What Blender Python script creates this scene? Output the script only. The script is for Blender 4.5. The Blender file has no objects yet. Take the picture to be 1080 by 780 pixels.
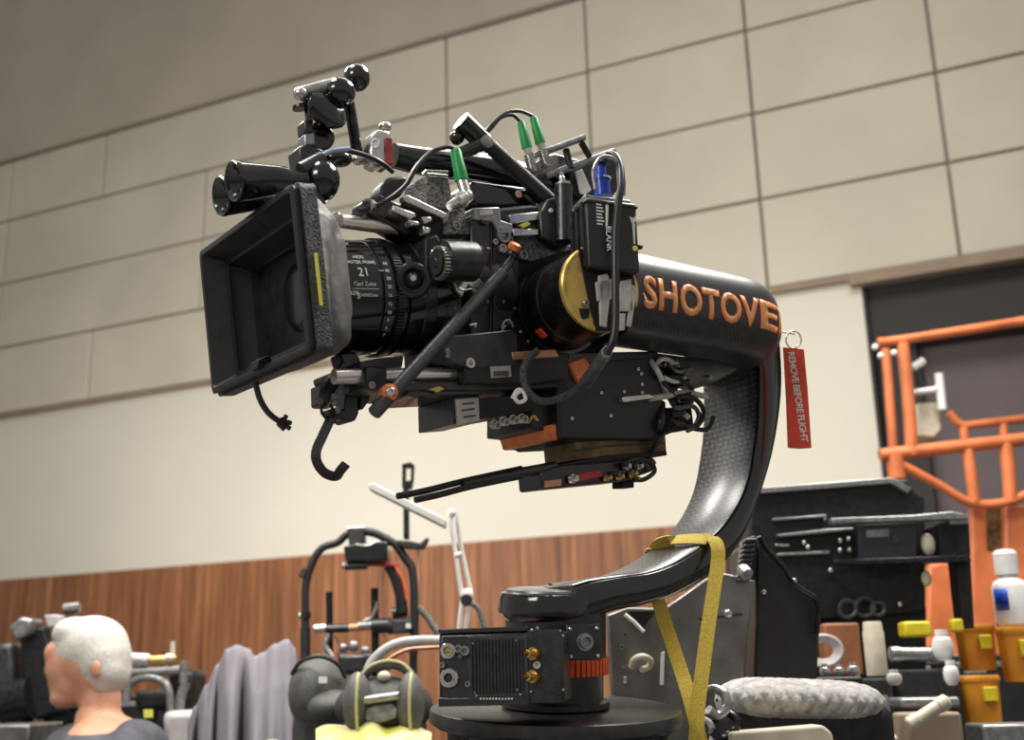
import bpy, bmesh, math, random
from mathutils import Vector as V, Matrix, Quaternion, noise
random.seed(7)
C = bpy.context.scene.collection
PI = math.pi
# ---------------------------------------------------------------- camera
EYE = V((0, 0, 1.15)); FPX = 1200.0; PITCH = math.radians(15.2); ROLL = math.radians(1.45)
F0 = V((.574, .819, 0)).normalized(); RT = V((F0.y, -F0.x, 0)); UP = V((0, 0, 1))
CF = F0*math.cos(PITCH) + UP*math.sin(PITCH); CU0 = -F0*math.sin(PITCH) + UP*math.cos(PITCH)
CU = CU0*math.cos(ROLL) + RT*math.sin(ROLL); CR = RT*math.cos(ROLL) - CU0*math.sin(ROLL)
cd = bpy.data.cameras.new('camera'); cam = bpy.data.objects.new('camera', cd); C.objects.link(cam)
M = Matrix((CR, CU, -CF)).transposed().to_4x4(); M.translation = EYE; cam.matrix_world = M
cd.sensor_width = 36; cd.lens = FPX/1080*36; cd.clip_start = .02; cd.clip_end = 200
cd.dof.use_dof = True; cd.dof.focus_distance = 1.28; cd.dof.aperture_fstop = 6.3
bpy.context.scene.camera = cam
# ---------------------------------------------------------------- world, added lights, exposure
sc = bpy.context.scene
sc.view_settings.view_transform = 'Standard'; sc.view_settings.look = 'None'
sc.view_settings.gamma = 1; sc.view_settings.use_curve_mapping = False; sc.view_settings.exposure = 0.32
w = bpy.data.worlds.new('hall_ambience'); sc.world = w; w.use_nodes = True
w.node_tree.nodes['Background'].inputs[0].default_value = (1, .96, .9, 1)
w.node_tree.nodes['Background'].inputs[1].default_value = .29
def area(name, loc, target, sx, sy, power, col=(1, .965, .91), spread=None):
    l = bpy.data.lights.new(name, 'AREA'); l.shape = 'RECTANGLE'; l.size = sx; l.size_y = sy; l.energy = power; l.color = col
    if spread: l.spread = spread
    o = bpy.data.objects.new(name, l); C.objects.link(o); o.location = loc
    o.rotation_euler = (V(target)-V(loc)).to_track_quat('-Z', 'Y').to_euler(); return o
FR0 = F0; 
def hp(r, f, z): return EYE + RT*r + F0*f + UP*z       # right / forward / above the eye
area('gear_fill', hp(-1.2, 1.2, 3.2), hp(.2, 1.3, .2), 1.6, .8, 95)  # unseen lights, added over the gear for highlights on its tops
area('gear_fill', hp(1.6, 1.9, 3.0), hp(.2, 1.4, .2), 1.2, .9, 78)
area('gear_fill', hp(-1.8, -1.0, 1.6), hp(.1, 1.3, .1), 1.0, .8, 26)  # low light added behind the camera to fill the rig
area('gear_fill', hp(1.0, 3.4, 3.4), hp(.6, 2.6, -.3), 2.0, .8, 90)
area('gear_fill', hp(-2.2, 3.6, 3.4), hp(-1.4, 3.0, -.3), 2.0, .8, 90)
area('wall_fill', hp(.2, 5.5, 1.6), hp(.6, 11, 1.7), 3.0, 1.0, 70, spread=2.2)  # unseen lights with no fixture, added to brighten the wall
area('wall_fill', hp(-3.4, 8.0, 1.2), hp(-3.6, 14, 2.6), 4.0, 1.0, 75, spread=2.4)
area('hall_fill', hp(1.0, 3, 6.0), hp(1.2, 9.0, 1.8), 4.0, 2.0, 230)  # unseen high light, added to even out the wall's brightness
# ---------------------------------------------------------------- materials
def mat(name, col, rough=.5, metal=0, coat=0, noise_amt=0, nscale=40, bump=0, bscale=60, emit=None, emit_s=1, spec=None, col2=None, detail=6):
    m = bpy.data.materials.new(name); m.use_nodes = True; nt = m.node_tree; N = nt.nodes; L = nt.links
    b = N['Principled BSDF']; b.inputs['Base Color'].default_value = (*col, 1)
    b.inputs['Roughness'].default_value = rough; b.inputs['Metallic'].default_value = metal
    b.inputs['Coat Weight'].default_value = coat; b.inputs['Coat Roughness'].default_value = .12
    if spec is not None: b.inputs['Specular IOR Level'].default_value = spec
    tc = N.new('ShaderNodeTexCoord')
    nz = N.new('ShaderNodeTexNoise'); nz.inputs['Scale'].default_value = nscale; nz.inputs['Detail'].default_value = detail
    L.new(tc.outputs['Object'], nz.inputs['Vector'])
    if noise_amt or col2:
        c2 = col2 or tuple(min(1, c*(1+noise_amt)+noise_amt*.01) for c in col); c1 = col if col2 else tuple(c*(1-noise_amt) for c in col)
        r = N.new('ShaderNodeValToRGB'); r.color_ramp.elements[0].position = .35; r.color_ramp.elements[1].position = .68
        r.color_ramp.elements[0].color = (*c1, 1); r.color_ramp.elements[1].color = (*c2, 1)
        L.new(nz.outputs['Fac'], r.inputs[0]); L.new(r.outputs[0], b.inputs['Base Color'])
        mr = N.new('ShaderNodeMapRange'); mr.inputs['To Min'].default_value = max(.03, rough-.1); mr.inputs['To Max'].default_value = min(1, rough+.12)
        L.new(nz.outputs['Fac'], mr.inputs[0]); L.new(mr.outputs[0], b.inputs['Roughness'])
    if bump:
        n2 = N.new('ShaderNodeTexNoise'); n2.inputs['Scale'].default_value = bscale; n2.inputs['Detail'].default_value = 5
        L.new(tc.outputs['Object'], n2.inputs['Vector'])
        bp = N.new('ShaderNodeBump'); bp.inputs['Strength'].default_value = bump; bp.inputs['Distance'].default_value = .004
        L.new(n2.outputs['Fac'], bp.inputs['Height']); L.new(bp.outputs[0], b.inputs['Normal'])
    if emit: b.inputs['Emission Color'].default_value = (*emit, 1); b.inputs['Emission Strength'].default_value = emit_s
    return m
MT = {}
MT['black'] = mat('black_anodised', (.011, .011, .013), .30, .0, noise_amt=.5, nscale=90, bump=.08, bscale=300, spec=.7)
MT['blackm'] = mat('black_metal', (.035, .035, .04), .26, .8, noise_amt=.4, nscale=120)
MT['gloss'] = mat('black_gloss_paint', (.006, .006, .008), .12, 0, coat=.6, noise_amt=.3, nscale=50)
MT['matte'] = mat('matte_black', (.008, .008, .009), .5, noise_amt=.4, nscale=70, spec=.35)
MT['dgrey'] = mat('dark_grey_shell', (.03, .03, .033), .4, noise_amt=.35, nscale=60, spec=.6)
MT['hood'] = mat('hood_plastic', (.011, .012, .014), .42, noise_amt=.3, nscale=40, bump=.05, bscale=200)
MT['fuzz'] = mat('black_foam_tape', (.012, .012, .013), .5, col2=(.10,.10,.10), nscale=420, bump=1.0, bscale=420)
MT['leather'] = mat('worn_textured_paint', (.04, .04, .04), .38, noise_amt=.4, nscale=300, bump=.9, bscale=380, col2=(.24, .23, .21))
MT['rubber'] = mat('black_rubber', (.014, .014, .016), .5, noise_amt=.4, nscale=150, bump=.15, bscale=500)
MT['cable'] = mat('cable_jacket', (.016, .016, .018), .33, noise_amt=.2, nscale=100)
MT['silver'] = mat('brushed_silver', (.62, .6, .57), .25, .9, noise_amt=.12, nscale=80)
MT['steel'] = mat('steel_rod', (.85, .8, .74), .28, .85, noise_amt=.1, nscale=30)
MT['greym'] = mat('grey_alloy', (.3, .3, .3), .35, .7, noise_amt=.25, nscale=90, bump=.1, bscale=250)
MT['white'] = mat('white_plastic', (.75, .74, .71), .4, noise_amt=.08, nscale=50)
MT['label'] = mat('paper_label', (.5, .48, .45), .5, noise_amt=.15, nscale=90)
MT['print'] = mat('white_print', (.8, .79, .75), .5)
MT['ink'] = mat('black_ink', (.02, .02, .02), .5)
MT['green'] = mat('green_boot', (.004, .3, .065), .4, noise_amt=.15, nscale=80)
MT['blue'] = mat('blue_connector', (.01, .06, .5), .3, noise_amt=.2, nscale=100)
MT['red'] = mat('red_panel', (.35, .03, .03), .4, noise_amt=.2)
MT['wred'] = mat('red_fabric_tag', (.78, .075, .04), .7, noise_amt=.12, nscale=120, bump=.3, bscale=500)
MT['orange'] = mat('orange_anodised', (.74, .2, .06), .35, .2, noise_amt=.2, nscale=60)
MT['ring'] = mat('orange_ring', (.8, .10, .015), .45, noise_amt=.15, nscale=90)
MT['gold'] = mat('gold_anodised', (.62, .43, .12), .32, .55, noise_amt=.2, nscale=60)
MT['brass'] = mat('brass', (.6, .4, .12), .25, .9, noise_amt=.15)
MT['amber'] = mat('amber_damper_plate', (.15, .085, .03), .5, .2, noise_amt=.5, nscale=60)
MT['yell'] = mat('yellow_tape', (.75, .72, .1), .45, noise_amt=.12)
MT['strap'] = mat('yellow_webbing', (.85, .62, .09), .6, noise_amt=.18, nscale=420, bump=.6, bscale=700)
MT['fabric'] = mat('grey_gaffer_cloth', (.10, .097, .092), .55, col2=(.24, .235, .22), nscale=16, bump=.5, bscale=60)
MT['shroud'] = mat('grey_nylon_cloth', (.19, .175, .195), .7, noise_amt=.12, nscale=8, bump=.2, bscale=90)
MT['bag'] = mat('grey_bag_canvas', (.085, .085, .078), .6, noise_amt=.3, nscale=30, bump=.4, bscale=200)
MT['bagd'] = mat('dark_bag_canvas', (.03, .03, .027), .6, noise_amt=.4, nscale=30, bump=.4, bscale=200)
MT['piping'] = mat('yellow_piping', (.45, .42, .2), .5)
MT['hivis'] = mat('yellow_towel', (.48, .45, .05), .8, noise_amt=.2, nscale=14, col2=(.5, .48, .3), bump=.4, bscale=30)
MT['plate'] = mat('worn_grey_plate', (.2, .195, .185), .38, .75, noise_amt=.35, nscale=14, bump=.1, bscale=60)
MT['case'] = mat('black_case', (.015, .015, .016), .42, noise_amt=.3, nscale=20, bump=.1, bscale=90)
MT['lift'] = mat('orange_lift_paint', (.6, .16, .05), .42, noise_amt=.2, nscale=8)
MT['tub'] = mat('yellow_orange_plastic', (.72, .28, .015), .4, noise_amt=.2, nscale=12)
MT['yellow'] = mat('yellow_plastic', (.75, .6, .02), .4, noise_amt=.1)
MT['cream'] = mat('cream_plastic', (.6, .55, .42), .45, noise_amt=.1)
MT['quilt'] = mat('quilted_blanket', (.36, .345, .33), .75, noise_amt=.35, nscale=60, bump=.8, bscale=90)
MT['skin'] = mat('skin', (.6, .3, .19), .5, noise_amt=.12, nscale=25)
MT['hair'] = mat('white_hair', (.6, .575, .52), .6, noise_amt=.12, nscale=120, bump=.5, bscale=200)
MT['shirt'] = mat('dark_grey_shirt', (.06, .06, .075), .75, noise_amt=.3, nscale=25, bump=.3, bscale=60)
MT['concrete'] = mat('grey_floor', (.18, .17, .16), .6, noise_amt=.2, nscale=2)
MT['copper'] = mat('copper_hose', (.6, .3, .17), .35, .4, noise_amt=.2)
MT['hose'] = mat('grey_hose', (.5, .48, .47), .35, noise_amt=.1)
MT['rust'] = mat('rust_brown_paint', (.33, .12, .055), .5, noise_amt=.2, nscale=12)
MT['motor'] = mat('satin_black_motor', (.03, .028, .03), .24, .75, noise_amt=.3, nscale=60)
MT['sleeve'] = mat('braided_sleeve', (.02, .02, .02), .4, noise_amt=.5, nscale=500, bump=.8, bscale=600, col2=(.16, .16, .155))
MT['strut'] = mat('dark_grey_carbon_strut', (.04, .04, .042), .38, noise_amt=.3, nscale=300, bump=.1, bscale=500)
MT['glass'] = mat('lens_glass', (.006, .007, .01), .25, 0, coat=.2)
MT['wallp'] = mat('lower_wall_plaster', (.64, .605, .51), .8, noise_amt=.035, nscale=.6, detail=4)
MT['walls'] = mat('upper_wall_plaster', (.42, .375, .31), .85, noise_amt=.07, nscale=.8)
MT['door'] = mat('door_recess_paint', (.12, .095, .095), .7, noise_amt=.12, nscale=3)
MT['doord'] = mat('dark_door_frame', (.02, .017, .016), .7)
MT['trim'] = mat('brown_trim', (.26, .19, .13), .7, noise_amt=.1, nscale=6)
def carbon(name, sc_=260, stripes=False):
    m = bpy.data.materials.new(name); m.use_nodes = True; nt = m.node_tree; N = nt.nodes; L = nt.links; b = N['Principled BSDF']
    tc = N.new('ShaderNodeTexCoord'); mp = N.new('ShaderNodeMapping'); mp.inputs['Rotation'].default_value = (.3, .75, .2)
    L.new(tc.outputs['Object'], mp.inputs['Vector'])
    w1 = N.new('ShaderNodeTexWave'); w1.inputs['Scale'].default_value = sc_/4; w1.inputs['Distortion'].default_value = .6
    ck = N.new('ShaderNodeTexChecker'); ck.inputs['Scale'].default_value = sc_
    L.new(mp.outputs[0], w1.inputs['Vector']); L.new(mp.outputs[0], ck.inputs['Vector'])
    mx = N.new('ShaderNodeMath'); mx.operation = 'ADD'; L.new(w1.outputs['Fac'], mx.inputs[0]); L.new(ck.outputs['Fac'], mx.inputs[1])
    r = N.new('ShaderNodeValToRGB'); r.color_ramp.elements[0].color = (.005, .005, .006, 1); r.color_ramp.elements[1].color = (.03, .029, .034, 1) if not stripes else (.10, .095, .10, 1)
    r.color_ramp.elements[0].position = .3; r.color_ramp.elements[1].position = 1
    dv = N.new('ShaderNodeMath'); dv.operation = 'DIVIDE'; dv.inputs[1].default_value = 2; L.new(mx.outputs[0], dv.inputs[0]); L.new(dv.outputs[0], r.inputs[0])
    L.new(r.outputs[0], b.inputs['Base Color']); b.inputs['Roughness'].default_value = .42; b.inputs['Coat Weight'].default_value = .45; b.inputs['Coat Roughness'].default_value = .25
    return m
MT['carbon'] = carbon('carbon_fibre'); MT['carbon2'] = carbon('glossy_carbon_weave', 200, True)
def wood():
    m = bpy.data.materials.new('vertical_wood_veneer'); m.use_nodes = True; nt = m.node_tree; N = nt.nodes; L = nt.links; b = N['Principled BSDF']
    tc = N.new('ShaderNodeTexCoord'); mp = N.new('ShaderNodeMapping'); mp.inputs['Scale'].default_value = (11, 11, .4)
    L.new(tc.outputs['Object'], mp.inputs['Vector'])
    nz = N.new('ShaderNodeTexNoise'); nz.inputs['Scale'].default_value = 1.6; nz.inputs['Detail'].default_value = 8; nz.inputs['Roughness'].default_value = .65
    L.new(mp.outputs[0], nz.inputs['Vector'])
    r = N.new('ShaderNodeValToRGB'); e = r.color_ramp.elements; e[0].position = .3; e[0].color = (.10, .036, .014, 1); e[1].position = .75; e[1].color = (.46, .21, .095, 1)
    e2 = r.color_ramp.elements.new(.52); e2.color = (.25, .095, .036, 1)
    L.new(nz.outputs['Fac'], r.inputs[0]); L.new(r.outputs[0], b.inputs['Base Color']); b.inputs['Roughness'].default_value = .5
    return m
MT['wood'] = wood()
def felt():
    m = mat('wall_panel_felt', (.52, .48, .385), .9, noise_amt=.07, nscale=.9, bump=.15, bscale=18); return m
MT['felt'] = felt()
# ---------------------------------------------------------------- frames
class Frame:
    def __init__(s, o, X, Y, Z): s.o = V(o); s.X = V(X).normalized(); s.Y = V(Y).normalized(); s.Z = V(Z).normalized()
    def w(s, x, y, z): return s.o + s.X*x + s.Y*y + s.Z*z
    def on(s, px, py, y=0):
        r = ray(px, py); o = s.o + s.Y*y; k = ((o-EYE).dot(s.Y))/r.dot(s.Y); return EYE + r*k
    def loc(s, p): d = p - s.o; return V((d.dot(s.X), d.dot(s.Y), d.dot(s.Z)))
    def xz(s, px, py, y): l = s.loc(s.on(px, py, y)); return l.x, l.z
    def m(s, px, py, y, rpx): return rpx*(s.on(px, py, y)-EYE).dot(CF)/FPX   # length of rpx pixels there
def ray(px, py): return CF + CR*((px-540)/FPX) - CU*((py-390)/FPX)
def rigaxes(yaw, p, r):
    cp, sp = math.cos(p), math.sin(p); X = V((cp, 0, sp)); Y = V((0, 1, 0)); Z = V((-sp, 0, cp))
    Y2 = Y*math.cos(r) + Z*math.sin(r); Z2 = Z*math.cos(r) - Y*math.sin(r); R = Matrix.Rotation(yaw, 3, 'Z')
    return R@X, R@Y2, R@Z2
RX, RY, RZ = rigaxes(-.0077281, .16236, .056428)
R = Frame(EYE + V((.40823086, 1.04011403, .37813011)), RX, RY, RZ)      # camera rig: X to the back, Y away, Z up
G = Frame(EYE, (1, 0, 0), (0, 1, 0), (0, 0, 1))                          # gimbal head, level
FV = Frame(EYE, RT, F0, UP)                                              # facing the viewer, y = distance
def turned(px, py, d, deg):
    """a level frame whose origin is at a pixel and distance, its front turned by deg about the vertical"""
    a = math.radians(deg); X = Matrix.Rotation(a, 3, 'Z')@RT; Y = Matrix.Rotation(a, 3, 'Z')@F0
    return Frame(FV.on(px, py, d), X, Y, UP)
# ---------------------------------------------------------------- mesh builder
def catmull(pts, n=6):
    P = [V(p) for p in pts]
    if len(P) < 3: return P
    Q = [P[0]*2-P[1]] + P + [P[-1]*2-P[-2]]; out = []
    for i in range(1, len(Q)-2):
        a, b, c, d = Q[i-1:i+3]
        for k in range(n):
            t = k/n; out.append(.5*((2*b)+(c-a)*t+(2*a-5*b+4*c-d)*t*t+(3*b-a-3*c+d)*t**3))
    out.append(P[-1]); return out
def perp(d):
    a = V((0, 0, 1)) if abs(d.z) < .9 else V((1, 0, 0)); u = d.cross(a).normalized(); return u, d.cross(u).normalized()
class MB:
    def __init__(s): s.v = []; s.f = []
    def add(s, vs, fs): n = len(s.v); s.v += [V(x) for x in vs]; s.f += [tuple(n+i for i in f) for f in fs]; return s
    def prism(s, fr, pts, y, t, taper=1.0):
        a = [fr.on(p[0], p[1], y) for p in pts]; c = sum(a, V())/len(a); n = len(a)
        b = [c+(q-c)*taper+fr.Y*t for q in a]
        return s.add(a+b, [tuple(range(n)), tuple(range(2*n-1, n-1, -1))]+[(i, (i+1) % n, n+(i+1) % n, n+i) for i in range(n)])
    def rect(s, fr, x0, y0, x1, y1, y, t):
        xa, za = fr.xz(x0, y0, y); xb, zb = fr.xz(x1, y1, y); return s.cub(fr, min(xa, xb), max(xa, xb), y, y+t, min(za, zb), max(za, zb))
    def cub(s, fr, x0, x1, y0, y1, z0, z1):
        vs = [fr.w(x, y, z) for x in (x0, x1) for y in (y0, y1) for z in (z0, z1)]
        return s.add(vs, [(0, 1, 3, 2), (4, 6, 7, 5), (0, 4, 5, 1), (2, 3, 7, 6), (0, 2, 6, 4), (1, 5, 7, 3)])
    def tube(s, pts, r, n=10, cap=True, sm=6):
        P = catmull(pts, sm) if len(pts) > 2 and sm > 1 else [V(p) for p in pts]
        m = len(P); vs = []; fs = []; d = (P[1]-P[0]).normalized(); u, v = perp(d); rs = r if isinstance(r, (list, tuple)) else None
        for i in range(m):
            dd = ((P[min(i+1, m-1)]-P[max(i-1, 0)])).normalized(); q = d.rotation_difference(dd); u = q@u; v = q@v; d = dd
            rr = r if rs is None else rs[0]+(rs[1]-rs[0])*i/(m-1)
            vs += [P[i]+(u*math.cos(2*PI*k/n)+v*math.sin(2*PI*k/n))*rr for k in range(n)]
        for i in range(m-1): fs += [(i*n+k, i*n+(k+1) % n, (i+1)*n+(k+1) % n, (i+1)*n+k) for k in range(n)]
        if cap: fs += [tuple(range(n-1, -1, -1)), tuple((m-1)*n+k for k in range(n))]
        return s.add(vs, fs)
    def lathe(s, o, ax, prof, n=32, u=None, closed=True):
        ax = V(ax).normalized()
        if u is None: u, v = perp(ax)
        else: v = ax.cross(u).normalized()
        vs = []; fs = []; m = len(prof)
        for (a, r) in prof: vs += [V(o)+ax*a+(u*math.cos(2*PI*k/n)+v*math.sin(2*PI*k/n))*max(r, 1e-5) for k in range(n)]
        for i in range(m-1): fs += [(i*n+k, i*n+(k+1) % n, (i+1)*n+(k+1) % n, (i+1)*n+k) for k in range(n)]
        if closed: fs += [tuple(range(n-1, -1, -1)), tuple((m-1)*n+k for k in range(n))]
        return s.add(vs, fs)
    def cyl(s, a, b, r, n=20, r2=None):
        a = V(a); b = V(b); L = (b-a).length; return s.lathe(a, b-a, [(0, r), (L, r if r2 is None else r2)], n)
    def ball(s, c, r, n=16, sc=(1, 1, 1), fr=None):
        m = n//2; vs = []; fs = []; fr = fr or Frame((0, 0, 0), (1, 0, 0), (0, 1, 0), (0, 0, 1))
        for i in range(m+1):
            t = PI*i/m
            for k in range(n):
                p = 2*PI*k/n; x, y, z = max(math.sin(t), 1e-4)*math.cos(p)*r*sc[0], max(math.sin(t), 1e-4)*math.sin(p)*r*sc[1], math.cos(t)*r*sc[2]
                vs.append(V(c)+fr.X*x+fr.Y*y+fr.Z*z)
        for i in range(m): fs += [(i*n+k, i*n+(k+1) % n, (i+1)*n+(k+1) % n, (i+1)*n+k) for k in range(n)]
        fs += [tuple(range(n-1, -1, -1)), tuple(m*n+k for k in range(n))]
        return s.add(vs, fs)
    def grid(s, fn, nu, nv, thick=None, closeu=False):
        """a sheet from fn(u, v) in 0..1, thickened along its normal"""
        vs = [V(fn(i/(nu-1) if not closeu else i/nu, j/(nv-1))) for i in range(nu) for j in range(nv)]; fs = []
        for i in range(nu-(0 if closeu else 1)):
            for j in range(nv-1): a = i*nv+j; b = ((i+1) % nu)*nv+j; fs.append((a, b, b+1, a+1))
        s.add(vs, fs); s.solid = thick; return s
    def ribbon(s, pts, width, side, t=.0015, sm=6):
        """a flat band along pts; side = the direction of its width"""
        P = catmull(pts, sm); m = len(P); vs = []; fs = []
        for i in range(m):
            d = (P[min(i+1, m-1)]-P[max(i-1, 0)]).normalized(); sd = side[i*(len(side)-1)//max(1, m-1)] if isinstance(side, list) else side
            sd = (V(sd)-d*d.dot(V(sd))).normalized(); n_ = d.cross(sd).normalized()
            vs += [P[i]-sd*width/2-n_*t/2, P[i]+sd*width/2-n_*t/2, P[i]+sd*width/2+n_*t/2, P[i]-sd*width/2+n_*t/2]
        for i in range(m-1): fs += [(i*4+k, i*4+(k+1) % 4, i*4+4+(k+1) % 4, i*4+4+k) for k in range(4)]
        fs += [(3, 2, 1, 0), tuple((m-1)*4+k for k in range(4))]
        return s.add(vs, fs)
    def loft(s, secs, cap=True):
        n = len(secs[0]); vs = [p for q in secs for p in q]; fs = []
        for i in range(len(secs)-1): fs += [(i*n+k, i*n+(k+1) % n, (i+1)*n+(k+1) % n, (i+1)*n+k) for k in range(n)]
        if cap: fs += [tuple(range(n-1, -1, -1)), tuple((len(secs)-1)*n+k for k in range(n))]
        return s.add(vs, fs)
    def build(s, name, m, parent=None, bevel=0, smooth=True, seg=2, ang=35, label=None):
        off = V(); p = parent
        while p is not None: off += V(p.location); p = p.parent
        me = bpy.data.meshes.new(name)
        if parent is None and s.v:
            lo = V([min(q[i] for q in s.v) for i in range(3)]); hi = V([max(q[i] for q in s.v) for i in range(3)])
            off = V(((lo.x+hi.x)/2, (lo.y+hi.y)/2, lo.z))
        me.from_pydata([tuple(q-off) for q in s.v], [], s.f)
        bm = bmesh.new(); bm.from_mesh(me); bmesh.ops.recalc_face_normals(bm, faces=bm.faces); bm.to_mesh(me); bm.free()
        if smooth: me.shade_smooth(); me.set_sharp_from_angle(angle=math.radians(ang))
        me.materials.append(MT[m] if isinstance(m, str) else m)
        o = bpy.data.objects.new(name, me); C.objects.link(o)
        if parent is None: o.location = off
        else: o.parent = parent
        if getattr(s, 'solid', None): md = o.modifiers.new('thick', 'SOLIDIFY'); md.thickness = s.solid; md.offset = 0
        if bevel: md = o.modifiers.new('bevel', 'BEVEL'); md.width = bevel; md.segments = seg; md.limit_method = 'ANGLE'; md.angle_limit = math.radians(40); md.harden_normals = False
        if label: o['label'] = label
        return o
def thing(name, label, cat, loc, group=None):
    o = bpy.data.objects.new(name, None); C.objects.link(o); o.location = loc; o.empty_display_size = .05
    o['label'] = label; o['category'] = cat
    if group: o['group'] = group
    return o
def tag(o, label, cat, group=None, kind=None):
    o['label'] = label; o['category'] = cat
    if group: o['group'] = group
    if kind: o['kind'] = kind
    return o
def struct(o): o['kind'] = 'structure'; return o
def text_geo(body, spacing=1.0, ext=0.0, bold=0.0):
    cu = bpy.data.curves.new('t', 'FONT'); cu.body = body; cu.size = 1; cu.align_x = 'CENTER'; cu.align_y = 'CENTER'; cu.space_character = spacing; cu.offset = bold; cu.resolution_u = 3
    o = bpy.data.objects.new('t', cu); C.objects.link(o); bpy.context.view_layer.update()
    me = bpy.data.meshes.new_from_object(o.evaluated_get(bpy.context.evaluated_depsgraph_get()))
    bm = bmesh.new(); bm.from_mesh(me); bmesh.ops.triangulate(bm, faces=bm.faces)
    for _ in range(2):
        es = [e for e in bm.edges if e.calc_length() > .18]
        if es: bmesh.ops.subdivide_edges(bm, edges=es, cuts=1); bmesh.ops.triangulate(bm, faces=bm.faces)
    vs = [v.co.copy() for v in bm.verts]; fs = [tuple(v.index for v in f.verts) for f in bm.faces]; bm.free()
    bpy.data.objects.remove(o); bpy.data.curves.remove(cu); bpy.data.meshes.remove(me); return vs, fs
def text(mb, body, fn, spacing=1.0, bold=0.0):
    vs, fs = text_geo(body, spacing, 0, bold); mb.add([fn(v.x, v.y) for v in vs], fs); mb.solid = .0004; return mb
def screws(name, fr, pts, y, rpx, m, parent, h=.0025):
    for (px, py) in pts:
        c = fr.on(px, py, y); r = fr.m(px, py, y, rpx); b = MB().lathe(c+fr.Y*.001, -fr.Y, [(0, r), (h*.8, r), (h, r*.75), (h, r*.4), (h*.4, r*.38)], 12)
        b.build(name, m, parent)
# ================================================================ THE HALL
PW = F0*11 + EYE; WX = V((.50113511, -.86536906, 0)); WY = V((.86536906, .50113511, 0))
WL = Frame(PW, WX, WY, UP)
def slab(name, m, x0, x1, y0, y1, z0, z1, bevel=0): return struct(MB().cub(WL, x0, x1, y0, y1, z0, z1).build(name, m, bevel=bevel, smooth=False))
FZ = -1.15
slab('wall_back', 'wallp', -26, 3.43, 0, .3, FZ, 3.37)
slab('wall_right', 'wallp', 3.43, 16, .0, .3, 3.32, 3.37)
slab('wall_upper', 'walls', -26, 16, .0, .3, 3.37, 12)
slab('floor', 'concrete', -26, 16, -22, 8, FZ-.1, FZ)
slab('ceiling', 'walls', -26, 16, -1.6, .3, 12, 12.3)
# felt panels in staggered courses, standing proud of the plaster
pm = MB()
for r_, (z0, z1) in enumerate(((3.37, 4.245), (4.245, 5.12), (5.12, 6.01), (6.01, 6.87))):
    drop = ((-3.95, -.66), (-5.6, -2.3), (-5.6, -2.3), (-3.95, -2.3))[r_]
    xs = [-.66+c*1.645 for c in range(-9, 8)]; xs = [q for q in xs if not any(abs(q-k) < .2 for k in drop)]
    for x0, x1 in zip(xs, xs[1:]):
        g = .013; rr = random.uniform(0, .014)
        pm.cub(WL, x0+g, x1-g, -.10-rr, -.001, z0+g, z1-g)
struct(pm.build('wall_panel', 'felt', bevel=.012, smooth=False))
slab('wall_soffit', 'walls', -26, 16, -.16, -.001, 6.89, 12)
slab('trim_1', 'trim', -26, 3.35, -.09, -.001, 3.33, 3.375)
slab('trim_2', 'trim', 3.35, 16, -.13, -.001, 3.27, 3.375)
# wood wainscot of upright boards
wm = MB(); x = -26
while x < 3.38:
    wd = .42; wm.cub(WL, x+.003, min(x+wd-.003, 3.38), -.05, -.001, FZ, 1.30); x += wd
struct(wm.build('wall_wainscot', 'wood', smooth=False))
# doorway on the right: dark frame, then a dull shutter set back
slab('door_1', 'door', 3.43, 12, .55, .62, FZ, 3.32)
slab('trim_3', 'doord', 3.43, 3.80, .30, .50, FZ, 3.32)
slab('trim_4', 'doord', 3.43, 12, .12, .50, 2.78, 3.30)
slab('trim_5', 'doord', 3.431, 3.46, .0, .30, FZ, 3.32)

# ================================================================ GIMBAL HEAD
gb = thing('stabilized_gimbal_head', 'large black carbon fibre camera gimbal head with orange lettering, carrying the cinema camera', 'gimbal', FV.on(583, 790, 1.29))
gy0, gt = 1.0, .11
outer = [(823, 345), (826, 372), (827, 405), (824, 440), (817, 480), (806, 518), (793, 552), (779, 578), (760, 599), (738, 615), (709, 629), (678, 638), (650, 643), (630, 651), (607, 655)]
inner = [(607, 616), (630, 609), (655, 605), (686, 601), (712, 592), (733, 580), (752, 566), (770, 548), (784, 525), (793, 500), (798, 470), (801, 440), (801, 400), (798, 360)]
ya = [G.on(p[0], p[1], gy0) for p in outer]; yi = [G.on(p[0], p[1], gy0) for p in inner[::-1]]
secs = []
def resample(P, n):
    P = catmull(P, 8); L = [0]
    for a, b in zip(P, P[1:]): L.append(L[-1]+(b-a).length)
    out = []; j = 0
    for i in range(n):
        t = L[-1]*i/(n-1)
        while j < len(L)-2 and L[j+1] < t: j += 1
        k = (t-L[j])/max(1e-9, L[j+1]-L[j]); out.append(P[j].lerp(P[j+1], min(1, k)))
    return out
A = resample(ya, 40); B = resample(yi, 40)
for a, b in zip(A, B):
    d = b-a; yv = V((0, 1, 0)); c = .006/d.length; ch = .006
    secs.append([a+d*c, a+d*(1-c), b+yv*ch, b+yv*(gt-ch), a+d*(1-c)+yv*gt, a+d*c+yv*gt, a+yv*(gt-ch), a+yv*ch])
ya_o = MB().loft(secs).build('yaw_arm', 'carbon2', gb, ang=50)
ya_o.data.materials.append(MT['gloss'])
for p_ in ya_o.data.polygons:
    if p_.normal.y < -.6: p_.material_index = 1
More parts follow.
